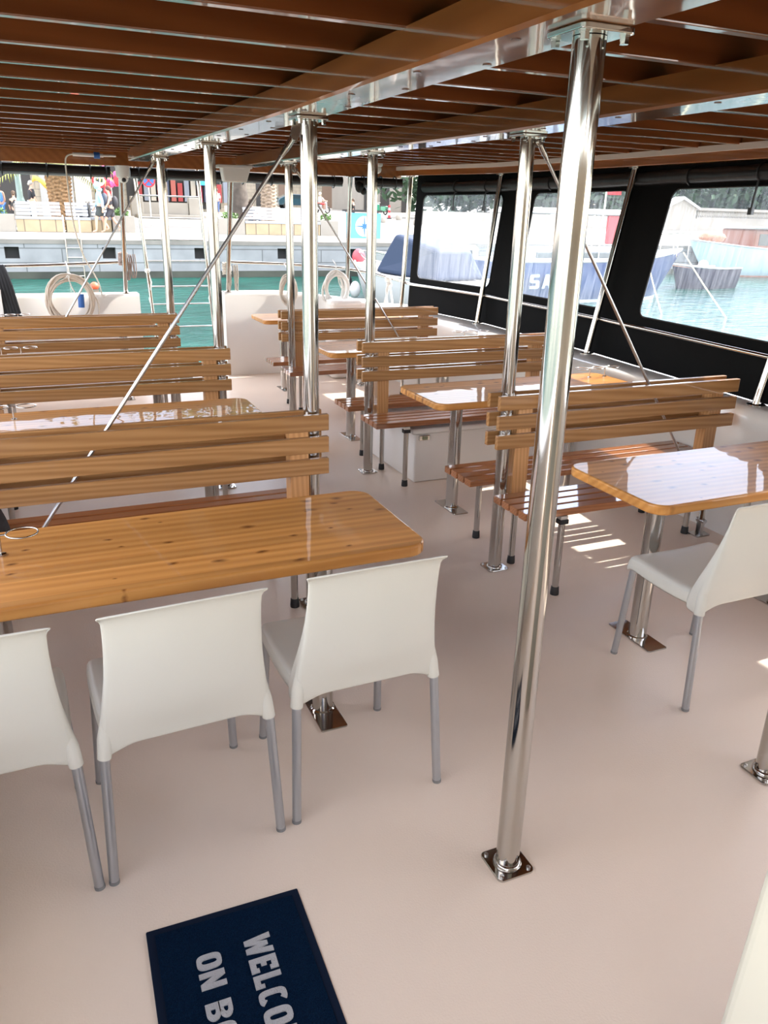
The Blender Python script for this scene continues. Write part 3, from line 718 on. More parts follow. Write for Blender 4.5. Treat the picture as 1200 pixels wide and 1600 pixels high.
# rolled curtain along the top of the right side, with its tie straps
def roll(path, r, name, label, m, strapm=RUBBER, straps=(), parent=None, hang=0):
    t = empty(name, path[0], 0, label, 'rolled curtain'); p0 = Vector(path[0])
    P = [Vector(p)-p0 for p in path]
    b = MB(); b.tube([p+Vector((0, 0, .006*pnoise(p*3))) for p in P], [r*(1+.10*pnoise(p*2.1+Vector((3, 1, 0)))) for p in P], 18); b.build('roll', m, t)
    return t, P
ryy = [.6+.14*k for k in range(54)]
t, P = roll([(interp(POLE_T, y)+.055, y, 2.005) for y in ryy], .052, 'rolled_curtain', 'black rolled canvas blind along the top of the right side windows', CANVROLL)
p0 = Vector((interp(POLE_T, .6)+.055, .6, 2.005))
for sy, ln in ((3.72, .16), (4.98, .17), (5.52, .14), (6.98, .15), (7.46, .15), (6.0, 0), (4.35, 0)):
    c = Vector((interp(POLE_T, sy)+.055, sy, 2.005))-p0
    b = MB(); b.tube([c+Vector((.056*math.cos(a*PI/10), 0, .056*math.sin(a*PI/10))) for a in range(20)], .006, 6, closed=True)
    if ln:
        q = c+Vector((-.03, 0, -.045)); b.tube([q, q+Vector((-.012, .004, -ln*.6)), q+Vector((-.004, .015, -ln))], .0075, 6)
        b.box(q.x-.018, q.x+.006, q.y+.0, q.y+.028, q.z-ln-.03, q.z-ln+.01)
    b.build('tie_strap', RUBBER, t)
# rolled clear curtains under the stern end of the roof
for (xa, xb, lb, st) in ((-.95, .84, 'rolled stern blind at the upper left, above the quay view', (-.1, .28, .66, .8)), (1.02, 1.94, 'rolled stern blind between the two stern poles', (1.1, 1.36, 1.9)),
                         (2.04, 3.2, 'rolled stern blind behind the white junction box', (2.12, 2.42, 2.9, 3.1)), (3.32, 3.80, 'short rolled stern blind in the right stern corner', (3.4, 3.58, 3.72))):
    nn = 16; ya, yb = (8.50, 8.50) if xb < 3.3 else (8.44, 8.26)
    pth = [(xa+(xb-xa)*k/nn, ya+(yb-ya)*k/nn, 2.055) for k in range(nn+1)]
    t, P = roll(pth, .040, 'rolled_curtain', lb, CANVROLL)
    b = MB(); b.tube([p+Vector((0, -.005, -.042+.004*pnoise(p*5))) for p in P], .016, 10); b.build('vinyl_edge', VINROLL, t)
    for s in st:
        f = (s-xa)/(xb-xa); c = Vector((s-xa, (yb-ya)*f, -.008))
        b = MB(); b.tube([c+Vector((0, .058*math.cos(a*PI/10), .062*math.sin(a*PI/10))) for a in range(20)], .0065, 6, closed=True); b.build('tie_strap', RUBBER, t)
# knotted end of the corner curtain
b = MB(); b.ball((0, 0, 0), .06, 10, (.8, .6, 1)); b.ball((.05, 0, -.04), .04, 10, (1, .7, 1)); o = b.build('curtain_bundle', CANVROLL, loc=(3.36, 8.40, 2.0)); tag(o, 'small knotted bundle of black canvas beside the stern corner pole', 'canvas bundle')

# ================================================================== UNDER THE ROOF: camera, socket, box, lamp
t = empty('security_camera', (.935, 8.33, 2.10), 0, 'white dome security camera under the end of the left roof beam', 'camera'); t.scale = (1.3, 1.3, 1.3)
b = MB(); b.lathe([(.052, -.012), (.052, 0)], n=24); b.lathe([(.030, -.085), (.047, -.075), (.05, -.05), (.048, -.012)], n=24); b.build('housing', WHITE, t)
b = MB(); b.ball((0, -.012, -.083), .036, 16); lens = b.build('ball', WHITE, t)
b = MB(); b.ball((.0, -.036, -.094), .017, 12); b.build('lens', RUBBER, lens)
t = empty('socket_and_cable', (.62, 8.18, 2.17), 0, 'white cable with a blue and white socket hanging at the end of the roof', 'cable')
b = MB(); b.tube([(-.12, 0, 0), (.14, 0, .0)], .016, 12); b.tube([(.14, 0, 0), (.25, 0, .002)], .010, 10); b.build('connector', WHITE, t)
b = MB(); b.tube([(.06, 0, 0), (.11, 0, 0)], .028, 14); b.build('blue_ring', BLUEP, t)
b = MB(); q = [(-.12, 0, 0), (-.17, .0, -.01), (-.19, .02, -.06), (-.185, .05, -.3), (-.17, .2, -.6), (-.10, .4, -.9), (.03, .5, -1.13), (.05, .5, -1.3)]
def smooth(q, it=3):
    q = [Vector(p) for p in q]
    for _ in range(it):
        r = [q[0]]
        for a, c_ in zip(q, q[1:]): r += [a*.75+c_*.25, a*.25+c_*.75]
        q = r+[q[-1]]
    return q
b.tube(smooth(q), .007, 8); b.build('cable', mat('white_cable', (.7, .66, .58), .5), t)
p = on_y(397, 262, 7.55)
t = empty('junction_box', (1.83, 7.62, 2.115), 0, 'white plastic junction box hanging under the roof left of centre', 'junction box')
b = MB(); b.hexa([(-.11, -.05, -.145), (.10, -.05, -.145), (.10, .05, -.145), (-.11, .05, -.145), (-.13, -.06, -.015), (.14, -.06, -.015), (.14, .06, -.015), (-.13, .06, -.015)]); b.build('housing', WHITE, t, bevel=.015, seg=3)
b = MB(); b.box(-.16, .15, -.065, .065, -.03, -.002); b.build('lid', WHITE, t, bevel=.006)
t = empty('ceiling_lamp', (3.12, 7.35, 2.17), 0, 'small white globe lamp on a rail under the far roof', 'lamp')
b = MB(); b.lathe([(.03, -.03), (.05, -.018), (.05, 0)], n=20); b.build('base', WHITE, t)
b = MB(); b.ball((0, 0, -.05), .038, 16); b.build('globe', mat('opal_globe', (.85, .83, .78), .3), t)

# ================================================================== ROPES AT THE STERN
def coil(cx_, cy_, cz_, R_, n, r, m, name, label, cat, squash=1.25, jit=.03, seedv=1, extra=None):
    rnd = random.Random(seedv); b = MB(); t = empty(name, (cx_, cy_, cz_), 0, label, cat)
    pts = []
    for k in range(n*28):
        a = 2*PI*k/28; lp = k/28
        rr = R_*(1+jit*math.sin(lp*2.7+seedv)+jit*.6*math.sin(a*2+lp))
        pts.append((rr*math.sin(a)+.012*math.sin(lp*1.9), -.02+.035*math.sin(lp*3.3+.5)+.008*math.cos(a*3), rr*squash*math.cos(a)-.02*math.sin(lp*1.3)))
    b.tube(pts, r, 8); b.build('coil', m, t)
    b = MB()
    for k in range(5): b.tube([(.015*math.cos(a*PI/6)+.006*k-.012, .055*math.sin(a*PI/6)*1.0, R_*squash+.025*math.cos(a*PI/6)+.006*math.sin(k)) for a in range(12)], .007, 6, closed=True)
    b.tube(smooth([(0, 0, R_*squash+.02), (.01, 0, R_*squash+.08), (0, .10, R_*squash+.13)]), .006, 6)
    b.tube(smooth([(0, -.05, R_*squash), (.02, -.05, R_*squash-.1), (.05, -.05, R_*squash-.16)]), .006, 6)
    b.build('tie', ROPEW, t)
    return t
t = coil(.36, 8.62, .86, .205, 12, .0095, HOSE, 'coiled_hose', 'large coil of beige hose with a blue plug on the stern rail', 'hose', 1.12, .07)
b = MB(); b.tube([(.10, -.03, .06), (.095, -.03, -.07)], .03, 14); b.build('blue_plug', BLUEP, t)
b = MB(); b.tube(smooth([(.1, -.03, .17), (.24, -.03, .05), (.27, -.03, -.12), (.2, -.03, -.24), (.1, -.03, -.25)]), .006, 8); b.build('loose_end', HOSE, t)
coil(2.60, 8.60, .93, .085, 5, .011, ROPE, 'coiled_rope', 'coil of rope behind the poles, left one by the stern lockers', 'rope', 1.6, .08, 3)
coil(3.09, 8.40, .96, .12, 6, .013, ROPEW, 'coiled_rope', 'coil of pale rope hanging just left of the compass sign', 'rope', 1.35, .12, 5)
def hank(x, y, z, m, label, seedv, h=.35):
    rnd = random.Random(seedv); t = empty('rope_hank', (x, y, z), 0, label, 'rope')
    b = MB()
    for k in range(9): b.tube([((.034+rnd.uniform(0, .012))*math.cos(a*PI/8), (.034+rnd.uniform(0, .01))*math.sin(a*PI/8), -.014*k+rnd.uniform(-.006, .006)) for a in range(16)], .008, 6, closed=True)
    b.build('turns', m, t)
    b = MB()
    for k in range(7):
        x1 = rnd.uniform(-.02, .09); x2 = x1+rnd.uniform(.01, .05); hh = h*rnd.uniform(.6, 1)
        b.tube(smooth([(x1, -.045, -.02), (x1+rnd.uniform(-.01, .02), -.05, -hh*.6), ((x1+x2)/2, -.05, -hh), (x2, -.05, -hh*.6), (x2-.01, -.045, -.01)]), .0048, 6)
    b.build('loops', m, t)
    return t
hank(.915, 8.80, 1.30, mat('brown_rope', (.34, .26, .23), .9, bump=.8, bscale=90), 'dark brown rope hank wound round the stern pole under the security camera', 2, .30)
hank(1.985, 8.80, 1.20, ROPE, 'pale rope hank wound round the stern pole right of the gangway', 9, .38)
t = empty('rail_rope', (3.73, 8.42, 1.05), 0, 'knotted white mooring rope hanging from the rail by the moored motorboat', 'rope')
b = MB(); b.ball((0, 0, 0), .04, 10); b.ball((.01, -.01, -.06), .035, 10)
b.tube(smooth([(0, 0, 0), (-.01, -.03, -.12), (-.06, -.03, -.28)]), .012, 8); b.tube(smooth([(.01, 0, 0), (.02, -.03, -.12), (.05, -.03, -.28)]), .012, 8); b.tube(smooth([(0, 0, -.05), (-.03, -.02, -.12), (-.02, -.03, -.26)]), .012, 8)
b.build('knot', ROPEW, t)
# black bag and white strap hanging at the left end of the stern rail
t = empty('hanging_bag', (-.20, 8.60, .9), 0, 'black cloth bundle with a white strap hanging on the left stern rail', 'bag')
b = MB()
for k in range(5): b.tube(smooth([(-.10+.02*k, .1, .28), (-.09+.03*k, -.02, .12), (-.05+.045*k*.6, -.04, -.08), (-.02+.03*k, -.05, -.30)]), [.028]*33 if False else .026, 10)
b.build('cloth', mat('black_cloth', (.012, .012, .014), .8, bump=.3, bscale=40), t)
b = MB(); b.box(-.13, -.055, -.09, -.075, -.30, .08); b.build('strap', WHITE, t, bevel=.005)

# ================================================================== SEA AND QUAY
NY0, NY1 = -60, 140
b = MB()
b.quad((-150, -80, sea_z(-80)), (250, -80, sea_z(-80)), (250, 29.75, sea_z(29.75)), (-150, 29.75, sea_z(29.75)))
o = b.build('harbour_water', WATER); struct(o); o.name = 'trim_60'
EY = 29.7
b = MB(); b.hexa([(-120, EY, .60), (220, EY, .60), (220, 33, .60), (-120, 33, .60), (-120, EY, .744), (220, EY, .744), (220, 33, quay_z(33)), (-120, 33, quay_z(33))])
b.quad((-120, 33, quay_z(33)), (220, 33, quay_z(33)), (220, 240, quay_z(240)), (-120, 240, quay_z(240)))
o = struct(b.build('trim_61', PAVE))
# quay wall: bands of blocks with square recesses
holes = []
for u in (19, 171, 314, 443, 556, 690, 830):
    p = on_y(u, 397, EY); holes.append(p.x)
b = MB(); zt, z1, z2, zb = .60, .50, .13, sea_z(EY)+.22
x0, x1 = -60, 200
b.box(x0, x1, EY+.02, EY+.6, z1, zt); b.box(x0, x1, EY+.02, EY+.6, zb, z2)
xs = sorted(holes); cur = x0
for h in xs:
    b.box(cur, h-.22, EY+.02, EY+.6, z2, z1); cur = h+.22
b.box(cur, x1, EY+.02, EY+.6, z2, z1)
struct(b.build('wall_quay', QSTONE))
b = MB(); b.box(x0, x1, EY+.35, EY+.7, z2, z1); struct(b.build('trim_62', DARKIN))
b = MB(); b.box(x0, x1, EY-.02, EY+.6, sea_z(EY)-1.5, zb); struct(b.build('trim_63', QALGAE_SHADE))

def ladder(u0, u1, vt, vb):
    a = on_y(u0, vb, EY-.06); c_ = on_y(u1, vb, EY-.06)
    t = empty('quay_ladder', (a.x, EY-.08, sea_z(EY)), 0, 'metal ladder fixed to the quay wall at the left', 'ladder'); wd = c_.x-a.x
    H_ = .744-sea_z(EY)
    for x in (0, wd):
        b = MB(); b.tube(smooth([(x, 0, -.1), (x, 0, H_+.30), (x, .03, H_+.75), (x, .30, H_+.75), (x, .35, H_+.03)]), .025, 8); b.build('stile', STEEL, t)
    for k in range(5):
        b = MB(); b.tube([(0, 0, .08+k*.30), (wd, 0, .08+k*.30)], .022, 8); b.build('rung', STEEL, t)
ladder(109, 133, 340, 434)

# stone bench planters with white slatted backs
def quay_bench(x0, x1, y, label):
    t = empty('quay_bench', ((x0+x1)/2, y, quay_z(y)), 0, label, 'bench', 'stone and white slat benches on the quay'); hw = (x1-x0)/2
    b = MB(); b.box(-hw, hw, 0, .9, 0, .45); b.build('stone_base', CLAD, t)
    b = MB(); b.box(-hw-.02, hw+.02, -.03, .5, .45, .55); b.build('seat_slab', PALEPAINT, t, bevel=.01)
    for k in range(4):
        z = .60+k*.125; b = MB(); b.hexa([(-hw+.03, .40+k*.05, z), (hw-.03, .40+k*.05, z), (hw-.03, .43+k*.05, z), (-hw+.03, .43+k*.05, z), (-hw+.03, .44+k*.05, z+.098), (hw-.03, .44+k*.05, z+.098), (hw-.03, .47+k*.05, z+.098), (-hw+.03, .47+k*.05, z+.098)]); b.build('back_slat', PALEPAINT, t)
def X34(u, y=34): return on_y(u, 350, y).x
quay_bench(X34(26), X34(99), 34, 'white slatted stone bench on the quay in front of the nearer palm')
quay_bench(X34(104), X34(142), 34, 'short white slatted bench on the quay behind the top of the ladder')
quay_bench(X34(146), X34(176), 34.5, 'short stone bench behind the two walkers on the quay')
quay_bench(X34(384), X34(455), 34, 'white slatted stone bench on the quay below the far palm trunk')
quay_bench(X34(457), X34(500), 34, 'white slatted stone bench between the thick steel poles, in front of the scooter rider')
LEAF = mat('planter_leaves', (.10, .20, .05), .6, var=.4, vscale=6)
def leaves(b, c, R_, n, s, rnd, sz=(1, 1, 1), droop=0):
    for _ in range(n):
        d = Vector((rnd.gauss(0, 1), rnd.gauss(0, 1), rnd.gauss(0, 1))).normalized()*(rnd.random()**.4)*R_
        p = Vector(c)+Vector((d.x*sz[0], d.y*sz[1], d.z*sz[2]))
        a = Vector((rnd.uniform(-1, 1), rnd.uniform(-1, 1), rnd.uniform(-.6, .6))).normalized()*s
        q = a.cross(Vector((rnd.uniform(-1, 1), rnd.uniform(-1, 1), rnd.uniform(-1, 1)))).normalized()*s*.45
        b.quad(p-a, p-q, p+a, p+q)
def planter(x0, x1, y, label, plants=True, h=.62):
    t = empty('stone_planter', ((x0+x1)/2, y, quay_z(y)), 0, label, 'planter'); hw = (x1-x0)/2
    b = MB(); b.box(-hw, hw, 0, 1.0, 0, h); b.build('box', LIME, t, bevel=.01)
    if plants:
        b = MB(); leaves(b, (0, .4, h+.1), .28, 160, .07, random.Random(int(x0*10)), (hw*2.4, .8, .7)); o = b.build('plants', LEAF, t); o['kind'] = 'stuff'
planter(X34(-40), X34(24), 34, 'stone planter with a plant at the far left of the quay')
planter(X34(178), X34(213), 34.4, 'stone planter behind the two walkers')
planter(X34(342), X34(383), 34, 'stone planter with grasses left of the grey palm trunk')
planter(X34(501), X34(529), 34, 'stone planter next to the light blue compass sign')

# palms, trees
def palm(x, y, h, r0, r1, label, col, crown=True, fr=9, squat=True):
    t = empty('palm_tree', (x, y, quay_z(y)), 0, label, 'palm tree'); rnd = random.Random(int(x*7+h*3))
    b = MB(); rows = []; n = 18; m_ = int(h/.07)
    for i in range(m_+1):
        f = i/m_; rr = r0+(r1-r0)*f
        rows.append([((rr*(1+(.16 if (i+k//2) % 2 else 0)))*math.cos(2*PI*(k+.5*(i % 2))/n), (rr*(1+(.16 if (i+k//2) % 2 else 0)))*math.sin(2*PI*(k+.5*(i % 2))/n), h*f) for k in range(n)])
    b.grid(rows, closed=True, smooth=False); b.bm.faces.new([b.bm.verts.new(p) for p in rows[-1]]); b.build('trunk', col, t)
    b = MB()
    for k in range(fr):
        a = 2*PI*k/fr+rnd.uniform(-.2, .2); el = rnd.uniform(.4, 1.2); L_ = rnd.uniform(2.0, 2.9); prev = None
        for j in range(9):
            f = j/8; rad = L_*f*math.cos(el*(1-f*.5)); zz = h+L_*f*math.sin(el)-1.5*f*f
            c_ = Vector((rad*math.cos(a), rad*math.sin(a), zz))
            if prev is not None:
                dd = (c_-prev); sd = Vector((-math.sin(a), math.cos(a), 0))
                for s_ in (-1, 1):
                    for q in range(3):
                        p = prev+dd*(q/3); w_ = .55*(1-abs(f-.45))*s_
                        tip = p+sd*w_+dd.normalized()*.25+Vector((0, 0, -.12)); b.quad(p, p+dd*.18, tip, tip-dd*.02)
            prev = c_
    b.build('fronds', mat('palm_frond_%d' % int(x*10), (.30, .34, .06), .6, var=.3, vscale=2), t)
BARK1 = mat('palm_bark', (.30, .18, .09), .9, var=.6, vscale=9); BARK2 = mat('grey_palm_bark', (.30, .23, .17), .9, var=.45, vscale=9)
px1 = X34(99, 36.4); palm(px1, 36.4, 2.05, .34, .46, 'stout palm with a patterned brown trunk behind the left quay bench', BARK1, fr=22)
palm(X34(421, 37), 37, 3.6, .34, .32, 'palm with a grey brown trunk right of the junction box', BARK2, fr=20)
def tree(x, y, h, tr, R_, label, col, leafcol, n=2600, s=.28, lean=0):
    t = empty('broadleaf_tree', (x, y, quay_z(y)), 0, label, 'tree', 'trees behind the quay'); rnd = random.Random(int(x*3+y))
    b = MB(); b.tube(smooth([(0, 0, -.1), (.05, 0, h*.3), (lean*.5, .1, h*.6), (lean, 0, h)]), [tr*(1.25-.7*k/32) for k in range(33)][:len(smooth([(0, 0, 0)]*4))] , 12)
    for k in range(5):
        a = k*1.3; b.tube([(lean*.6, .05, h*.6), (lean+math.cos(a)*R_*.6, math.sin(a)*R_*.6, h+R_*.3)], [tr*.5, .05], 8)
    b.build('trunk', col, t)
    b = MB()
    for k in range(7):
        a = k*.95; c_ = (lean+math.cos(a)*R_*.55*(k > 0), math.sin(a)*R_*.55*(k > 0), h+R_*.45+rnd.uniform(-.3, .5)*R_*.4)
        leaves(b, c_, R_*.62, n//7, s, rnd, (1, 1, .75))
    b.build('foliage', leafcol, t)
DKBARK = mat('dark_bark', (.11, .09, .075), .9, var=.5, vscale=3)
FOL1 = mat('tree_foliage', (.09, .17, .035), .6, var=.4, vscale=.8); FOL2 = mat('dark_tree_foliage', (.04, .085, .04), .7, var=.4, vscale=.5)
tree(X34(372, 40), 40, 4.6, .50, 4.2, 'thick dark tree trunk between the gangway and the grey palm', DKBARK, FOL1)
tree(X34(265, 58), 60, 6.5, .3, 5.5, 'leafy tree over the shops, only its crown above the roof edge', DKBARK, FOL1)
tree(X34(60, 58), 62, 6.5, .3, 5.5, 'leafy tree above the cafe on the left', DKBARK, FOL1)
b = MB(); rnd = random.Random(11)
for (u, yy, h, R_) in ((690, 62, 5, 5), (740, 70, 5, 6), (800, 60, 4.5, 5.5), (860, 64, 5, 6), (920, 60, 5, 5.5), (985, 56, 4, 5), (1040, 60, 4.5, 6), (1100, 56, 4, 5.5), (1160, 58, 4.2, 6), (1220, 54, 4, 6), (1290, 52, 4, 6)):
    for k in range(7):
        a = k*.95; leaves(b, (X34(u, yy)+math.cos(a)*R_*.55*(k > 0), yy+math.sin(a)*R_*.4, quay_z(yy)+1.4+(h*.75-1)*(k % 3)*.5+rnd.random()*2), R_*.62, 230, .45, rnd, (1, 1, .75))
o = b.build('tree_belt', FOL2); tag(o, 'belt of dark trees seen hazily through the side windows behind the balustrade', 'trees', None, 'stuff')

# lamp post, signs, sign board
def P_(u, v): return on_quay(u, v)
p = Vector((X34(37, 38), 38, quay_z(38)))
t = empty('lamp_post', p, 0, 'grey green lamp post on a pale pedestal at the left of the quay', 'lamp post')
b = MB(); b.prism(rrect(-.30, .30, -.3, .3, .03), 0, .9); b.build('pedestal', LIME, t, bevel=.03)
b = MB(); b.lathe([(.20, .9), (.16, 1.05), (.12, 1.2), (.10, 4.2)], n=14); b.build('post', mat('verdigris_paint', (.22, .30, .28), .5), t)
b = MB(); b.lathe([(.10, 4.2), (.22, 4.35), (.26, 4.7), (.10, 4.9)], n=12); b.build('lantern', mat('lantern_glass', (.7, .7, .65), .3), t)
RED = mat('red_paint', (.65, .03, .04), .5); WHT = mat('white_paint', (.45, .45, .45), .5); BLU = mat('sign_blue', (.03, .14, .5), .5)
def road_sign(u, v, y, face, label, noentry):
    c = on_y(u, v, y); t = empty('road_sign', (c.x, y, quay_z(y)), 0, label, 'road sign'); z = c.z-quay_z(y); r = .30
    b = MB(); b.tube([(0, .05, 0), (0, .05, z+.3)], .035, 10); b.build('post', SATIN, t)
    def disc(r_, yy, m, nm, par):
        b = MB(); b.tube([(0, yy, z), (0, yy-.012, z)], r_, 28); return b.build(nm, m, par)
    dd = disc(r, 0, RED, 'disc', t); disc(r*.76, -.013, WHT if noentry else BLU, 'inner_disc', dd)
    b = MB()
    if noentry:
        b.box(-.13, -.02, -.038, -.028, z-.06, z+.07); b.box(.03, .13, -.038, -.028, z-.06, z+.07); b.build('vehicle_symbol', DARKIN, dd)
    else:
        for s in (-1, 1): b.tube([(-.16, -.032, z-.16*s), (.16, -.032, z+.16*s)], .028, 6)
        b.build('red_cross', RED, dd)
road_sign(155, 282, 38, 0, 'round white road sign with a red rim above the walkers', True)
road_sign(232, 282, 40, 0, 'round blue road sign with a red cross left of the gangway', False)
c0 = on_quay(541, 374); c1 = on_quay(578, 374)
t = empty('sign_board', (c0.x, c0.y, quay_z(c0.y)), 0, 'light blue board with a white compass rose on the quay edge', 'sign'); W_ = (c1.x-c0.x)*1.35; H_ = 1.02
CYAN = mat('light_blue_board', (.10, .36, .55), .4)
b = MB(); b.box(0, W_, 0, .05, .04, H_); b.build('panel', CYAN, t)
b = MB(); b.box(-.22, -.01, .0, .05, .04, H_+.05); b.build('pale_side_panel', mat('pale_blue', (.40, .50, .56), .4), t)
b = MB(); b.box(-.05, W_+.05, -.05, .35, H_+.03, H_+.12); b.build('dark_top', DARKIN, t)
b = MB(); b.box(.05, .12, .0, .05, -.02, .05); b.box(W_-.12, W_-.05, 0, .05, -.02, .05); b.build('foot', SATIN, t)
cxx, czz, rr = W_*.52, H_*.5, .40
b = MB(); b.tube([(cxx, -.001, czz), (cxx, -.008, czz)], rr, 40); rose = b.build('compass_disc', mat('pale_disc', (.52, .58, .62), .4), t)
b = MB()
for k in range(8):
    a = k*PI/4; L_ = rr*1.12 if k % 2 == 0 else rr*.5; wd = .035 if k % 2 == 0 else .03
    dx, dz = math.sin(a), math.cos(a)
    b.bm.faces.new([b.bm.verts.new((cxx+q*dx*1.0+s*dz, -.013, czz+q*dz-s*dx)) for q, s in ((L_, 0), (.07, wd), (0, 0), (.07, -wd))])
b.build('compass_star', BLU, rose, solid=.004)
b = MB(); b.tube([(cxx+rr*.82*math.cos(a*PI/20), -.011, czz+rr*.82*math.sin(a*PI/20)) for a in range(40)], .006, 6, closed=True); b.build('compass_ring', mat('ring_blue', (.35, .6, .8), .5), rose)

# walking people and other figures
def person(loc, rz, label, H_=1.7, top=(.2, .4, .7), bottom=(.06, .07, .08), skin=(.55, .32, .23), stride=.0, hood=False, dress=False, legcover=.45, arm=(0, 0), pack=None, hair=(.08, .05, .03), cat='person', sit=False, longtop=False):
    t = empty('person', loc, rz, label, 'person'); s = H_/1.75
    SK = mat('skin_%d' % len(bpy.data.materials), skin, .6)
    def skinobj(name, V, Eg, Rr, m, root=0, sub=1):
        me = bpy.data.meshes.new(name); me.from_pydata([tuple(Vector(v)*s) for v in V], Eg, []); o = bpy.data.objects.new(name, me); COL.objects.link(o); o.parent = t
        me.materials.append(m); q = o.modifiers.new('skin', 'SKIN'); q.use_smooth_shade = True
        ly = me.skin_vertices[0] if me.skin_vertices else None
        if ly is None:
            bpy.context.view_layer.objects.active = o
            ly = me.skin_vertices[0]
        for i, r in enumerate(Rr): ly.data[i].radius = (r*s, r*s)
        ly.data[root].use_root = True
        q = o.modifiers.new('sub', 'SUBSURF'); q.levels = q.render_levels = sub; return o
    # x forward is the walking direction
    f = stride
    if sit:
        hip = .50; kn = [(.42, .10, .50), (.42, -.10, .50)]; an = [(.40, .10, .08), (.42, -.10, .08)]
    else:
        hip = .93; kn = [(.5*f+.04, .09, .50), (-.35*f+.04, -.09, .50)]; an = [(.75*f, .09, .08), (-.95*f, -.09, .10 + .06*(f > 0))]
    V = [(0, 0, hip), (0, 0, hip+.18), (.01, 0, hip+.40), (.01, 0, hip+.53), (.03, 0, hip+.62), (.045, 0, hip+.72), (.05, 0, hip+.80)]
    Eg = [(0, 1), (1, 2), (2, 3), (3, 4), (4, 5), (5, 6)]; Rr = [.125, .11, .13, .06, .055, .085, .075]
    V.append((.135, 0, hip+.70)); Eg.append((5, 7)); Rr.append(.014)      # nose
    for i, sd in enumerate((1, -1)):
        b0 = len(V); k_ = kn[i]; a_ = an[i]
        V += [(0, sd*.09, hip-.04), k_, ((k_[0]+a_[0])/2, k_[1], (k_[2]+a_[2])/2), a_, (a_[0]+.15, a_[1], a_[2]-.04)]
        Eg += [(0, b0), (b0, b0+1), (b0+1, b0+2), (b0+2, b0+3), (b0+3, b0+4)]; Rr += [.10, .06, .055, .038, .032]
    for i, sd in enumerate((1, -1)):
        b0 = len(V); aa = arm[i]
        el = Vector((math.sin(aa)*.29, sd*.25, hip+.46-math.cos(aa)*.29)); ab = aa+.35 if aa < 2 else aa
        ha = el+Vector((math.sin(ab)*.25, 0, -math.cos(ab)*.25)); fi = ha+Vector((math.sin(ab)*.09, 0, -math.cos(ab)*.09))
        V += [(0, sd*.18, hip+.47), tuple(el), tuple(ha), tuple(fi)]; Eg += [(2, b0), (b0, b0+1), (b0+1, b0+2), (b0+2, b0+3)]; Rr += [.06, .042, .03, .025]
        for q in range(3):
            V.append(tuple(fi+Vector((.02*q-.02, 0, 0))+Vector((math.sin(ab)*.06, .0, -math.cos(ab)*.06)))); Eg.append((b0+3, len(V)-1)); Rr.append(.010)
    skinobj('body', V, Eg, Rr, SK)
    TM = mat('top_%d' % len(bpy.data.materials), top, .8); BMt = mat('bottom_%d' % len(bpy.data.materials), bottom, .8)
    V2 = [(0, 0, hip+(-.05 if longtop else .02)), (0, 0, hip+.2), (.01, 0, hip+.40), (.01, 0, hip+.51)]; E2 = [(0, 1), (1, 2), (2, 3)]; R2 = [.16, .145, .16, .08]
    for i, sd in enumerate((1, -1)):
        aa = arm[i]; el = Vector((math.sin(aa)*.29, sd*.25, hip+.46-math.cos(aa)*.29)); ab = aa+.35 if aa < 2 else aa
        b0 = len(V2)
        if not dress:
            V2 += [(0, sd*.18, hip+.47), tuple(el)]; E2 += [(2, b0), (b0, b0+1)]; R2 += [.078, .058]
            if longtop: V2.append(tuple(el+Vector((math.sin(ab)*.22, 0, -math.cos(ab)*.22)))); E2.append((b0+1, b0+2)); R2.append(.045)
    skinobj('top', V2, E2, R2, TM, 0)
    V3 = [(0, 0, hip+.06)]; E3 = []; R3 = [.14]
    for i, sd in enumerate((1, -1)):
        b0 = len(V3); k_ = Vector(kn[i]); h0 = Vector((0, sd*.09, hip-.04)); a_ = Vector(an[i])
        V3 += [tuple(h0), tuple(h0.lerp(k_, min(1, legcover*2)))]; E3 += [(0, b0), (b0, b0+1)]; R3 += [.115, .10 if legcover < .5 else .075]
        if legcover > .55: V3.append(tuple(k_.lerp(a_, .9))); E3.append((b0+1, b0+2)); R3.append(.06)
    skinobj('dress' if dress else 'trousers', V3, E3, R3, TM if dress else BMt, 0)
    b = MB()
    if hood: b.ball((.035*s, 0, (hip+.745)*s), .125*s, 14, (1, .95, 1.15)); b.ball((-.03*s, 0, (hip+.60)*s), .11*s, 12, (1, 1.2, .7)); b.build('hood', TM, t)
    else: b.ball((.02*s, 0, (hip+.775)*s), .105*s, 14, (1, .95, 1.0)); b.ball((-.045*s, 0, (hip+.72)*s), .07*s, 10); b.build('hair', mat('hair_%d' % len(bpy.data.materials), hair, .7), t)
    if pack:
        b = MB(); b.ball((-.20*s, 0, (hip+.27)*s), .17*s, 14, (.75, 1, 1.35)); b.build('backpack', mat('pack_%d' % len(bpy.data.materials), pack, .7), t)
    return t
def foot(u, v, y=None):
    if y is None: p = on_quay(u, v); return (p.x, p.y, p.z)
    p = on_y(u, v, y); return (p.x, y, quay_z(y))
person(foot(160, 364), PI, 'walker on the quay in a light blue hooded jacket and dark shorts, backpack on', 1.78, (.30, .50, .78), (.04, .05, .05), stride=.28, hood=True, longtop=True, legcover=.42, pack=(.05, .06, .08), arm=(-.3, .2))
person(foot(176, 364), PI, 'walker on the quay in a dark sleeveless dress with a black backpack', 1.66, (.05, .05, .06), (.05, .05, .06), stride=.42, dress=True, legcover=.40, pack=(.03, .03, .035), arm=(.35, -.1), hair=(.10, .04, .03))
person(foot(52, 330, 41), .4, 'person in a black shirt and pale trousers reaching up on the left', 1.75, (.02, .02, .025), (.62, .64, .60), legcover=.8, arm=(2.6, .1), hair=(.35, .33, .3))
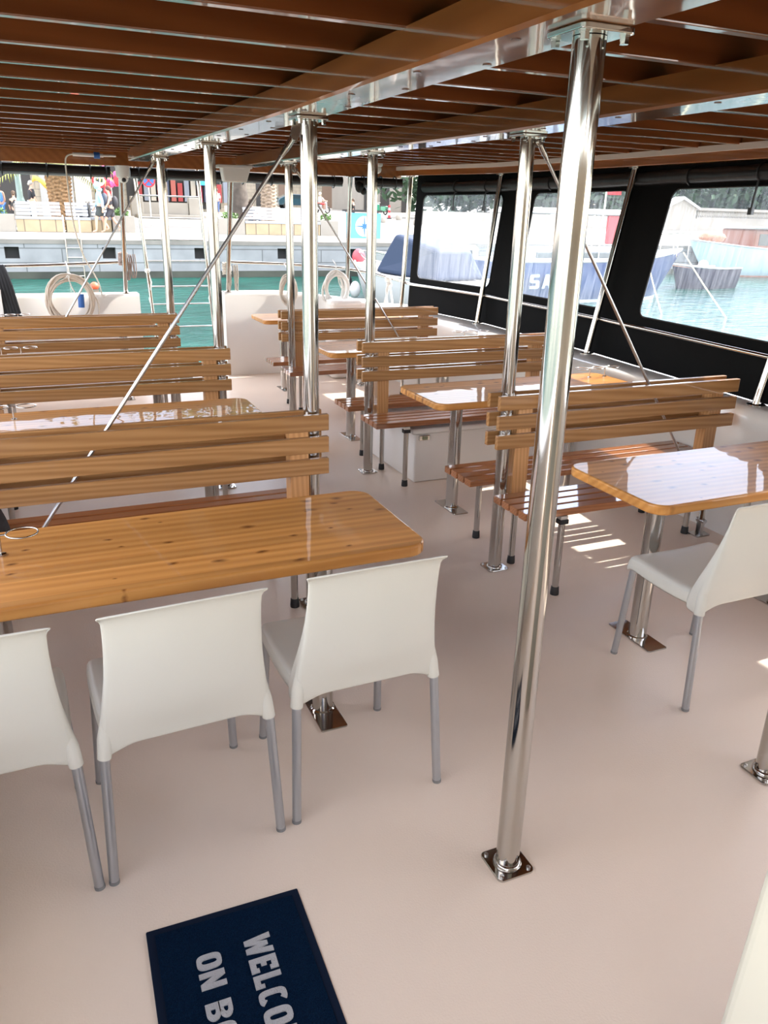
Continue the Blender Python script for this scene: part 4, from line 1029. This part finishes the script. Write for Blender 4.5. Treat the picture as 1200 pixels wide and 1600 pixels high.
person(foot(3, 335, 38), 2.2, 'person in a blue dress at the far left edge', 1.65, (.10, .25, .60), (.10, .25, .60), legcover=.8, dress=True, arm=(.1, .1), hair=(.3, .1, .07))
person(foot(24, 330, 44), 1.5, 'seated person in dark clothes in the shade of the cafe', 1.7, (.03, .03, .03), (.03, .03, .03), legcover=.8, sit=True, arm=(.5, .5))
person(foot(392, 330, 39), -.4, 'person in dark clothes sitting on the quay behind the white bench', 1.7, (.04, .04, .05), (.03, .03, .04), legcover=.8, sit=True, arm=(.8, .7))
person(foot(552, 330, 60), 2.4, 'person in black sitting far back near the facade columns', 1.75, (.02, .02, .02), (.02, .02, .02), legcover=.8, sit=True, arm=(.6, .5))
person(foot(340, 330, 60), 1.6, 'distant shopper in blue and white by the clothes racks', 1.7, (.5, .6, .75), (.1, .15, .3), legcover=.7, arm=(.2, .1))

# parasol flap of yellow cloth held up on the left
b = MB(); b.grid([[(-.25+.1*k, .05*math.sin(k*1.3), .45-.02*k*k*.5) for k in range(8)], [(-.35+.13*k, .06*math.sin(k*1.7), .12+.16*math.sin(k*.9)-.02*k) for k in range(8)]])
p = on_y(62, 284, 41); o = b.build('yellow_cloth', mat('yellow_cloth', (.75, .50, .10), .8), loc=(p.x, 41, p.z-.2), solid=.02); tag(o, 'yellow cloth awning flap held up beside the palm', 'cloth')

# pink clothing display
p = on_y(174, 296, 41); t = empty('clothes_display', (p.x, 41, quay_z(41)), 0, 'pink clothes and bags hanging on a stand behind the walkers', 'clothes display')
b = MB(); b.tube([(0, 0, 0), (0, 0, 2.4)], .03, 8); b.build('stand', SATIN, t)
PK = mat('pink_cloth', (.85, .10, .28), .7); rnd = random.Random(4)
for k in range(9):
    b = MB(); b.ball((rnd.uniform(-.3, .35), rnd.uniform(-.1, .1), 1.2+rnd.uniform(0, 1.2)), rnd.uniform(.10, .18), 8, (1, .5, 1.5)); b.build('garment', PK if k % 3 else mat('red_cloth_%d' % k, (.6, .04, .05), .7), t)

# motor scooters, car, cone
def scooter(u, v, y, label, col, rz=0, rider=False):
    p = foot(u, v, y); t = empty('scooter', p, rz, label, 'scooter'); CB = mat('scooter_%s' % label[:6], col, .3, coat=.5)
    for x in (-.6, .6):
        b = MB(); b.tube([(x+.24*math.cos(a*PI/10), 0, .28+.24*math.sin(a*PI/10)) for a in range(20)], .06, 8, closed=True); b.build('wheel', RUBBER, t)
    b = MB(); b.tube(smooth([(.62, 0, .28), (.50, 0, .6), (.40, 0, 1.0)]), .05, 8); b.tube([(.40, -.3, 1.03), (.40, .3, 1.03)], .02, 6); b.build('fork', SATIN, t)
    b = MB(); b.hexa([(.30, -.18, .25), (.50, -.18, .3), (.50, .18, .3), (.30, .18, .25), (.34, -.14, .9), (.48, -.14, .95), (.48, .14, .95), (.34, .14, .9)])
    b.hexa([(-.75, -.14, .35), (-.1, -.16, .22), (-.1, .16, .22), (-.75, .14, .35), (-.8, -.15, .72), (-.1, -.16, .70), (-.1, .16, .70), (-.8, .15, .72)]); b.box(-.15, .4, -.15, .15, .20, .28); b.build('body', CB, t, bevel=.05, seg=3)
    b = MB(); b.box(-.75, -.1, -.14, .14, .71, .80); b.build('seat', RUBBER, t, bevel=.03)
    return t
scooter(131, 325, 40, 'parked black scooter between the palm and the walkers', (.02, .02, .022), 1.2)
scooter(140, 325, 41.5, 'second parked dark scooter half behind the first, right of the palm', (.05, .04, .04), 1.5)
scooter(595, 335, 70, 'green motor scooter parked by the facade right of the compass sign', (.05, .28, .17), 1.9)
scooter(503, 326, 70, 'silver scooter under the rider in red and white', (.35, .35, .36), .3)
person((foot(500, 326, 70.0)[0], 70, quay_z(70)+.28), 0.3, 'scooter rider in a white top with red shorts', 1.85, (.8, .7, .7), (.7, .05, .06), legcover=.5, sit=True, arm=(.9, .9), hair=(.8, .8, .8))
p = on_quay(608, 342)
t = empty('traffic_post', p, 0, 'red and white striped traffic post on the quay', 'traffic post')
b = MB(); b.lathe([(.18, 0), (.18, .06), (.08, .08)], n=14); b.build('base', RUBBER, t)
b = MB(); 
for k in range(5): b.lathe([(.10-.004*k, .08+k*.18), (.096-.004*k, .26+k*.18)], n=14, mi=k % 2)
b.build('striped_post', [RED, WHT], t)
for i, u in enumerate((585, 598, 623, 651)):
    p = on_quay(u, (341, 348, 344, 352)[i]); b = MB(); b.lathe([(.20, 0), (.24, .12), (.22, .30), (.12, .42), (.02, .46)], n=14); o = b.build('stone_bollard', LIME, loc=p); tag(o, ['pale stone bollard, farthest left, just right of the compass sign', 'pale stone bollard immediately left of the red and white striped post', 'pale stone bollard immediately right of the red and white striped post', 'pale stone bollard partly behind the slanted pole, rightmost of them'][i], 'bollard', 'round stone bollards')
p = Vector((X34(466, 84), 84, quay_z(84)))
t = empty('parked_car', p, 0, 'dark teal car parked behind the white quay bench', 'car')
CARB = mat('dark_teal_car', (.02, .06, .08), .2, coat=1); GLS = mat('car_glass', (.03, .05, .06), .05, coat=1)
b = MB(); out = [(-2.3, .35), (2.2, .35), (2.25, .7), (1.9, .95), (1.2, 1.0), (.5, 1.42), (-1.2, 1.45), (-2.1, 1.05), (-2.35, .8)]
b.extr(out, 'y', -.85, .85); b.build('body', CARB, t, bevel=.08, seg=3)
b = MB()
for s in (-1, 1): b.extr([(-1.75, 1.0), (1.0, 1.0), (.42, 1.36), (-1.15, 1.38)], 'y', s*.853, s*.862)
b.build('side_window', GLS, t)
for x in (-1.45, 1.45):
    for s in (-1, 1): b = MB(); b.tube([(x, s*.70, .33), (x, s*.88, .33)], .33, 18); b.build('wheel', RUBBER, t)

# buildings behind the quay
def building(x0, x1, y, h, label, m, openings, depth=8):
    t = empty('building', ((x0+x1)/2, y, quay_z(y)), 0, label, 'building'); hw = (x1-x0)/2
    b = MB(); b.box(-hw, hw, 0, depth, -.5, h); b.build('wall', m, t)
    for (a, c_, z0, z1, col) in openings:
        b = MB(); b.box(a, c_, -.06, .05, z0, z1); b.build('opening', col, t)
    return t
yB = 47
xa, xb = X34(-160, yB), X34(66, yB)
building(xa, xb, yB, 8, 'cafe building in deep shade at the far left', FACADE, [(-12, (xb-xa)/2-.3, .0, 3.0, DARKIN)])
xa, xb = X34(66, yB), X34(196, yB); hw = (xb-xa)/2
building(xa, xb, yB, 8, 'grey and cream stone house behind the stout palm', FACADE, [(-hw+.1, -hw+1.7, 0, 4, mat('grey_render', (.32, .32, .31), .8)), (-.3, .5, 0, 3.0, mat('cream_door', (.60, .55, .45), .7)), (hw-1.4, hw-.1, 0, 3.4, DARKIN)])
yC = 66
xa, xb = X34(196, yC), X34(352, yC); hw = (xb-xa)/2; cols = [(.30, .04, .04), (.20, .22, .26), (.40, .36, .3), (.28, .03, .06), (.05, .06, .1), (.35, .10, .08)]
ops = [(-hw+.3, hw-.3, .2, 3.6, DARKIN)]
t = building(xa, xb, yC, 9, 'shop front with clothes racks beyond the gangway', FACADE, ops)
for k in range(14):
    b = MB(); b.box(-hw+1+k*.5, -hw+1.36+k*.5, -.5, -.3, .7, 2.0+.2*(k % 3)); b.build('hanging_clothes', mat('cloth_%d' % k, cols[k % 6], .8), t)
b = MB(); b.box(hw-2.2, hw-1.0, -.9, -.4, 1.9, 2.9); b.build('blue_bag', mat('bright_blue', (.05, .4, .75), .5), t)
xa, xb = X34(352, 92), X34(560, 92); hw = (xb-xa)/2
building(xa, xb, 92, 10, 'pale stone building behind the parked car', FACADE, [(-hw+1+k*2.6, -hw+2.2+k*2.6, 0, 3.2, DARKIN if k % 2 else mat('brown_door_%d' % k, (.16, .11, .08), .7)) for k in range(int(hw*2/2.6)-1)])
xa, xb = X34(560, 80), X34(640, 80); hw = (xb-xa)/2
GREYR = mat('grey_beige_render', (.26, .24, .21), .8, var=.1, vscale=.5)
building(xa, xb, 80, 10, 'beige colonnade building right of the compass sign', GREYR, [(-hw+.6, -hw+1.5, 0, 3.6, DARKIN), (-hw+2.4, -hw+3.4, 0, 3.6, DARKIN), (hw-1.0, hw-.1, 0, 4.5, DARKIN)])
# cream garden wall with posts beside the shops
t = empty('low_wall', (X34(262, 52), 52, quay_z(52)), 0, 'low cream wall with square posts beyond the gangway', 'wall')
hw = X34(310, 52)-X34(262, 52)
b = MB(); b.box(-hw, hw*.7, 0, .3, 0, .85); b.build('wall_body', LIME, t)
for x in (-hw-.2, hw*.72):
    b = MB(); b.box(x, x+.7, -.1, .5, 0, 1.15); b.build('post', LIME, t, bevel=.03)
b = MB(); b.box(-hw, hw, -2.5, -.2, 0, .16); b.build('step', LIME, t)

# balustrade terrace seen through the side windows
yW = 48
xa, xb = on_y(660, 340, yW).x, on_y(1330, 340, yW).x
t = empty('balustrade_wall', ((xa+xb)/2, yW, quay_z(yW)), 0, 'long pale terrace wall with a stone balustrade behind the moored boats', 'wall'); hw = (xb-xa)/2
b = MB(); b.box(-hw, hw, 0, .5, 0, .85); b.build('wall_body', LIME, t)
xg = on_y(1060, 330, yW).x-(xa+xb)/2; xs_ = on_y(1090, 330, yW).x-(xa+xb)/2
b = MB(); b.box(xs_, hw, -.05, .45, 1.42, 1.6); b.box(xs_, hw, -.02, .42, .85, .92); b.build('handrail', LIME, t)
nb = 100
for k in range(nb):
    x = xs_+.25+k*(hw-xs_-.3)/nb; b = MB(); b.lathe([(.09, .92), (.05, .99), (.12, 1.15), (.05, 1.35), (.09, 1.42)], x, .2, 0, 8); b.build('baluster', LIME, t)
b = MB(); b.extr([(xg-1.45, 0), (xg+1.45, 0), (xg+1.45, 1.5), (xg, 2.15), (xg-1.45, 1.5)], 'y', -.3, .4); b.build('gable', LIME, t)
b = MB(); b.extr([(xg-1.7, 1.42), (xg, 2.12), (xg+1.7, 1.42), (xg+1.7, 1.58), (xg, 2.32), (xg-1.7, 1.58)], 'y', -.45, .5); b.build('gable_coping', WHT, t)

# ================================================================== BOATS
def hull_obj(name, t, L_, B_, H_, m, sheer=.3, bow=1.0, keel=.4, stripe=None, n=18):
    b = MB(); rows = []
    for i in range(n+1):
        f = i/n; x = -L_/2+L_*f
        taper = 1-max(0, (f-.45)/.55)**2.2
        hb = B_/2*taper*(1-.15*(1-f)**3)+.01; top = H_+sheer*max(0, f-.3)**2*2
        bx_ = L_*.13*bow*max(0, (f-.6)/.4)**1.5
        r = []
        for s, (ww, zz) in enumerate(((1.0, top), (.97, top*.72), (.90, top*.4), (.78, 0.05), (.5, -keel*.6), (.02, -keel))):
            r.append((x-bx_*(1-max(0, zz)/top), hb*ww*(1 if zz > 0 else taper), zz))
        rows.append(r+[(a, -c_, d) for a, c_, d in r[::-1]])
    b.grid(rows); b.bm.faces.new([b.bm.verts.new(p) for p in rows[0]])
    bmesh.ops.remove_doubles(b.bm, verts=b.bm.verts, dist=1e-4)
    h = b.build(name, m, t)
    b = MB(); b.bm.faces.new([b.bm.verts.new((r[0][0], r[0][1]*.98, r[0][2]-.03)) for r in rows]+[b.bm.verts.new((r[-1][0], r[-1][1]*.98, r[-1][2]-.03)) for r in rows[::-1]]); 
    dk = b.build('deck', WHT if name != 'dark_hull' else mat('salmon_deck', (.55, .30, .24), .6), t, solid=.04)
    if stripe:
        b = MB(); rr = [[(r[3][0], s*(r[3][1]+.012), .18) for s in (1,)]+[(r[3][0], (r[3][1]+.004), -.02)] for r in rows]; b.grid(rr)
        rr = [[(r[3][0], -(r[3][1]+.012), .18), (r[3][0], -(r[3][1]+.004), -.02)] for r in rows]; b.grid(rr); b.build('boot_stripe', stripe, t)
    b = MB(); b.tube([Vector(r[0])+Vector((0, 0, .02)) for r in rows], .035, 6); b.tube([Vector(r[-1])+Vector((0, 0, .02)) for r in rows], .035, 6); b.build('rubbing_strake', WHT, t)
    return rows
BHULL = mat('blue_hull', (.003, .036, .16), .4, coat=.15); BOOT = mat('pale_boot', (.45, .62, .66), .5); DWOOD = mat('boat_brown', (.22, .08, .05), .4, coat=.5)
# large blue tour boat
Lb = 7.9; rz = .03; ctr = Vector((17.15, 22.2, 0)); bow = Vector((19.1, 21.2, 0))
t = empty('blue_tour_boat', (ctr.x, ctr.y, sea_z(ctr.y)), rz, 'blue hulled boat with white superstructure moored outside the middle window', 'boat')
hull_obj('blue_hull', t, Lb, 2.7, 1.22, BHULL, .35, 1, .5, BOOT)
b = MB(); b.box(-3.2, 1.9, -.95, .95, 1.20, 1.62); b.build('cabin', WHT, t, bevel=.10, seg=3)
b = MB(); b.box(-2.9, .9, -.97, .97, 1.32, 1.52); b.build('cabin_window', GLS, t, bevel=.04)
b = MB(); b.hexa([(-3.6, -1.0, 2.62), (.9, -1.0, 2.62), (.9, 1.0, 2.62), (-3.6, 1.0, 2.62), (-3.3, -.8, 2.78), (.5, -.8, 2.78), (.5, .8, 2.78), (-3.3, .8, 2.78)]); b.build('awning', WHT, t, bevel=.05)
for x in (-3.4, -1.9, -.5, .75):
    for s in (-.95, .95): b = MB(); b.tube([(x, s, 1.2), (x, s, 2.64)], .03, 8); b.build('awning_pole', SATIN, t)
b = MB(); b.box(-.2, .28, -.9, -.8, 1.75, 2.6); b.box(.35, .68, -.8, -.7, 1.68, 2.2); b.build('red_cover', RED, t, bevel=.04)
b = MB(); b.tube([(.9, -.9, 1.5), (1.3, -.9, 2.4)], .03, 6); b.tube([(.6, -.9, 1.3), (1.2, -.9, 2.5)], .03, 6); b.build('stay', WHT, t)
b = MB(); b.tube([(.5, .2, 2.7), (.5, .2, 4.0)], .03, 6); b.build('flag_pole', SATIN, t)
b = MB(); b.grid([[(.5+.12*k, .2+.05*math.sin(k), 3.9) for k in range(6)], [(.5+.12*k, .2+.05*math.sin(k+.6), 3.25) for k in range(6)]]); b.build('red_flag', RED, t, solid=.01)
for s in (-1, 1):
    b = MB(); q = [(2.0, s*1.0, 1.95), (3.0, s*.75, 2.0), (3.9, s*.35, 2.1), (4.25, 0, 2.12)]; b.tube(smooth(q, 2), .022, 6)
    for p_ in q[:3]: b.tube([p_, (p_[0], p_[1], 1.35)], .018, 6)
    b.build('bow_rail', STEEL, t)
b = MB()
for i, ch in enumerate('SAVO'):
    glyph(b, ch, 0, 0, .36, .42, 0, .012, lambda p_, q, z, i=i: (-3.3+i*.46+p_, -1.31-z, .46+q))
b.build('name_lettering', mat('pale_blue_lettering', (.40, .52, .68), .5), t)
# its two mooring ropes
fwd = on_y(1012, 408, bow.y+.5); 
for (u0, v0, u1, v1, lb) in ((1012, 410, 1035, 492, 'left yellowish mooring rope slanting from the blue bow into the water'), (1068, 395, 1137, 497, 'right yellowish mooring rope slanting into the water by the dark dinghy')):
    e = on_sea(u1, v1); s_ = on_y(u0, v0, bow.y+.4)
    tubething('mooring_rope', [s_, s_.lerp(e, .5)+Vector((0, 0, -.06)), e+Vector((0, 0, -.05))], .022, mat('yellow_rope_%d' % u0, (.72, .66, .40), .8), lb, 'rope')
# dark dinghy
p = on_sea(1108, 452)
t = empty('dark_dinghy', (p.x, p.y+.6, sea_z(p.y)), PI+.1, 'small dark dinghy with a salmon deck right of the blue bow', 'boat')
hull_obj('dark_hull', t, 3.2, 1.5, .75, mat('dark_plum_hull', (.045, .04, .07), .4), .15)
b = MB(); b.ball((-.1, 0, .86), .2, 12); b.build('white_buoy', WHT, t)
# right boat with a wooden cabin
p = on_sea(1185, 434)
t = empty('wooden_cabin_boat', (p.x+1.5, p.y+1.2, sea_z(p.y)), PI-.1, 'pale hulled boat with a brown wooden wheelhouse at the right edge of the large window', 'boat')
hull_obj('pale_hull', t, 9.0, 3.0, 1.15, mat('pale_blue_hull', (.45, .58, .62), .4), .45, 1, .4, DWOOD)
b = MB(); b.box(-3.5, 1.8, -1.1, 1.1, 1.1, 2.1); b.build('cabin', DWOOD, t, bevel=.08)
b = MB()
for x in (-2.9, -1.7, -.5, .7): b.box(x, x+.8, -1.12, 1.12, 1.4, 1.9)
b.build('cabin_window', GLS, t)
b = MB(); b.box(-3.8, 2.0, -1.3, 1.3, 2.12, 2.22); b.build('cabin_roof', WHT, t, bevel=.04)
b = MB(); b.tube([(1.0, -1.14, 1.6+0), (1.0, -1.15, 1.6)], .2, 16); b.build('life_ring', WHT, t)
b = MB(); b.ball((3.2, 0, 1.7), .45, 10, (1.6, 1, .6)); b.build('net_pile', mat('fishing_net', (.45, .22, .14), .9, var=.4, vscale=5), t)
# grey and white launch in the far window
p = on_sea(712, 452)
t = empty('white_launch', (p.x, p.y+1.0, sea_z(p.y)), PI-.5, 'white launch with an orange waterline moored outside the far window', 'boat')
hull_obj('white_hull', t, 5.2, 2.0, .85, WHT, .3, 1, .4, mat('orange_stripe', (.75, .22, .06), .5))
b = MB(); b.box(-1.2, 1.0, -.7, .7, .85, 1.45); b.build('cabin', WHT, t, bevel=.15, seg=3)
b = MB(); b.box(-1.0, .8, -.72, .72, 1.05, 1.32); b.build('cabin_window', GLS, t, bevel=.04)
# motorboat with navy cover at the stern
p = on_sea(610, 486)
t = empty('covered_motorboat', (10.15, 21.5, sea_z(21.5)), 1.80, 'white motorboat with a navy canvas cover moored beyond the stern corner', 'boat')
hull_obj('hull', t, 5.4, 2.1, .85, WHT, .35, 1, .4)
b = MB(); b.hexa([(-2.3, -.92, .86), (.6, -.80, .92), (.6, .80, .92), (-2.3, .92, .86), (-2.0, -.6, 1.65), (-.1, -.6, 2.0), (-.1, .6, 2.0), (-2.0, .6, 1.65)]); b.build('navy_cover', mat('navy_canvas', (.010, .026, .065), .7, bump=.4, bscale=4), t, bevel=.12, seg=4)
b = MB(); b.tube(smooth([(.4, .8, 1.0), (1.6, .6, 1.35), (2.5, 0, 1.45), (1.6, -.6, 1.35), (.4, -.8, 1.0)]), .02, 6); b.build('bow_rail', STEEL, t)
b = MB(); b.ball((2.3, .15, 1.25), .2, 12, (1, 1, 1.2)); b.build('red_fender', mat('faded_red_fender', (.6, .07, .09), .5), t)
b = MB(); b.ball((2.3, -.5, .55), .17, 12, (1, 1, 2.0)); b.ball((1.9, .85, .5), .16, 12, (1, 1, 2.0)); b.build('black_fender', RUBBER, t)
b = MB(); b.ball((1.1, 1.1, .4), .16, 12, (1, 1, 1.5)); b.build('white_fender', WHT, t)
# orange buoy
p = on_sea(148, 451); b = MB(); b.ball((0, 0, .07), .13, 16); o = b.build('mooring_buoy', mat('orange_buoy', (.85, .10, .04), .4), loc=p); tag(o, 'small orange mooring buoy floating by the quay wall', 'buoy')
print('bow', bow, 'ctr', ctr)
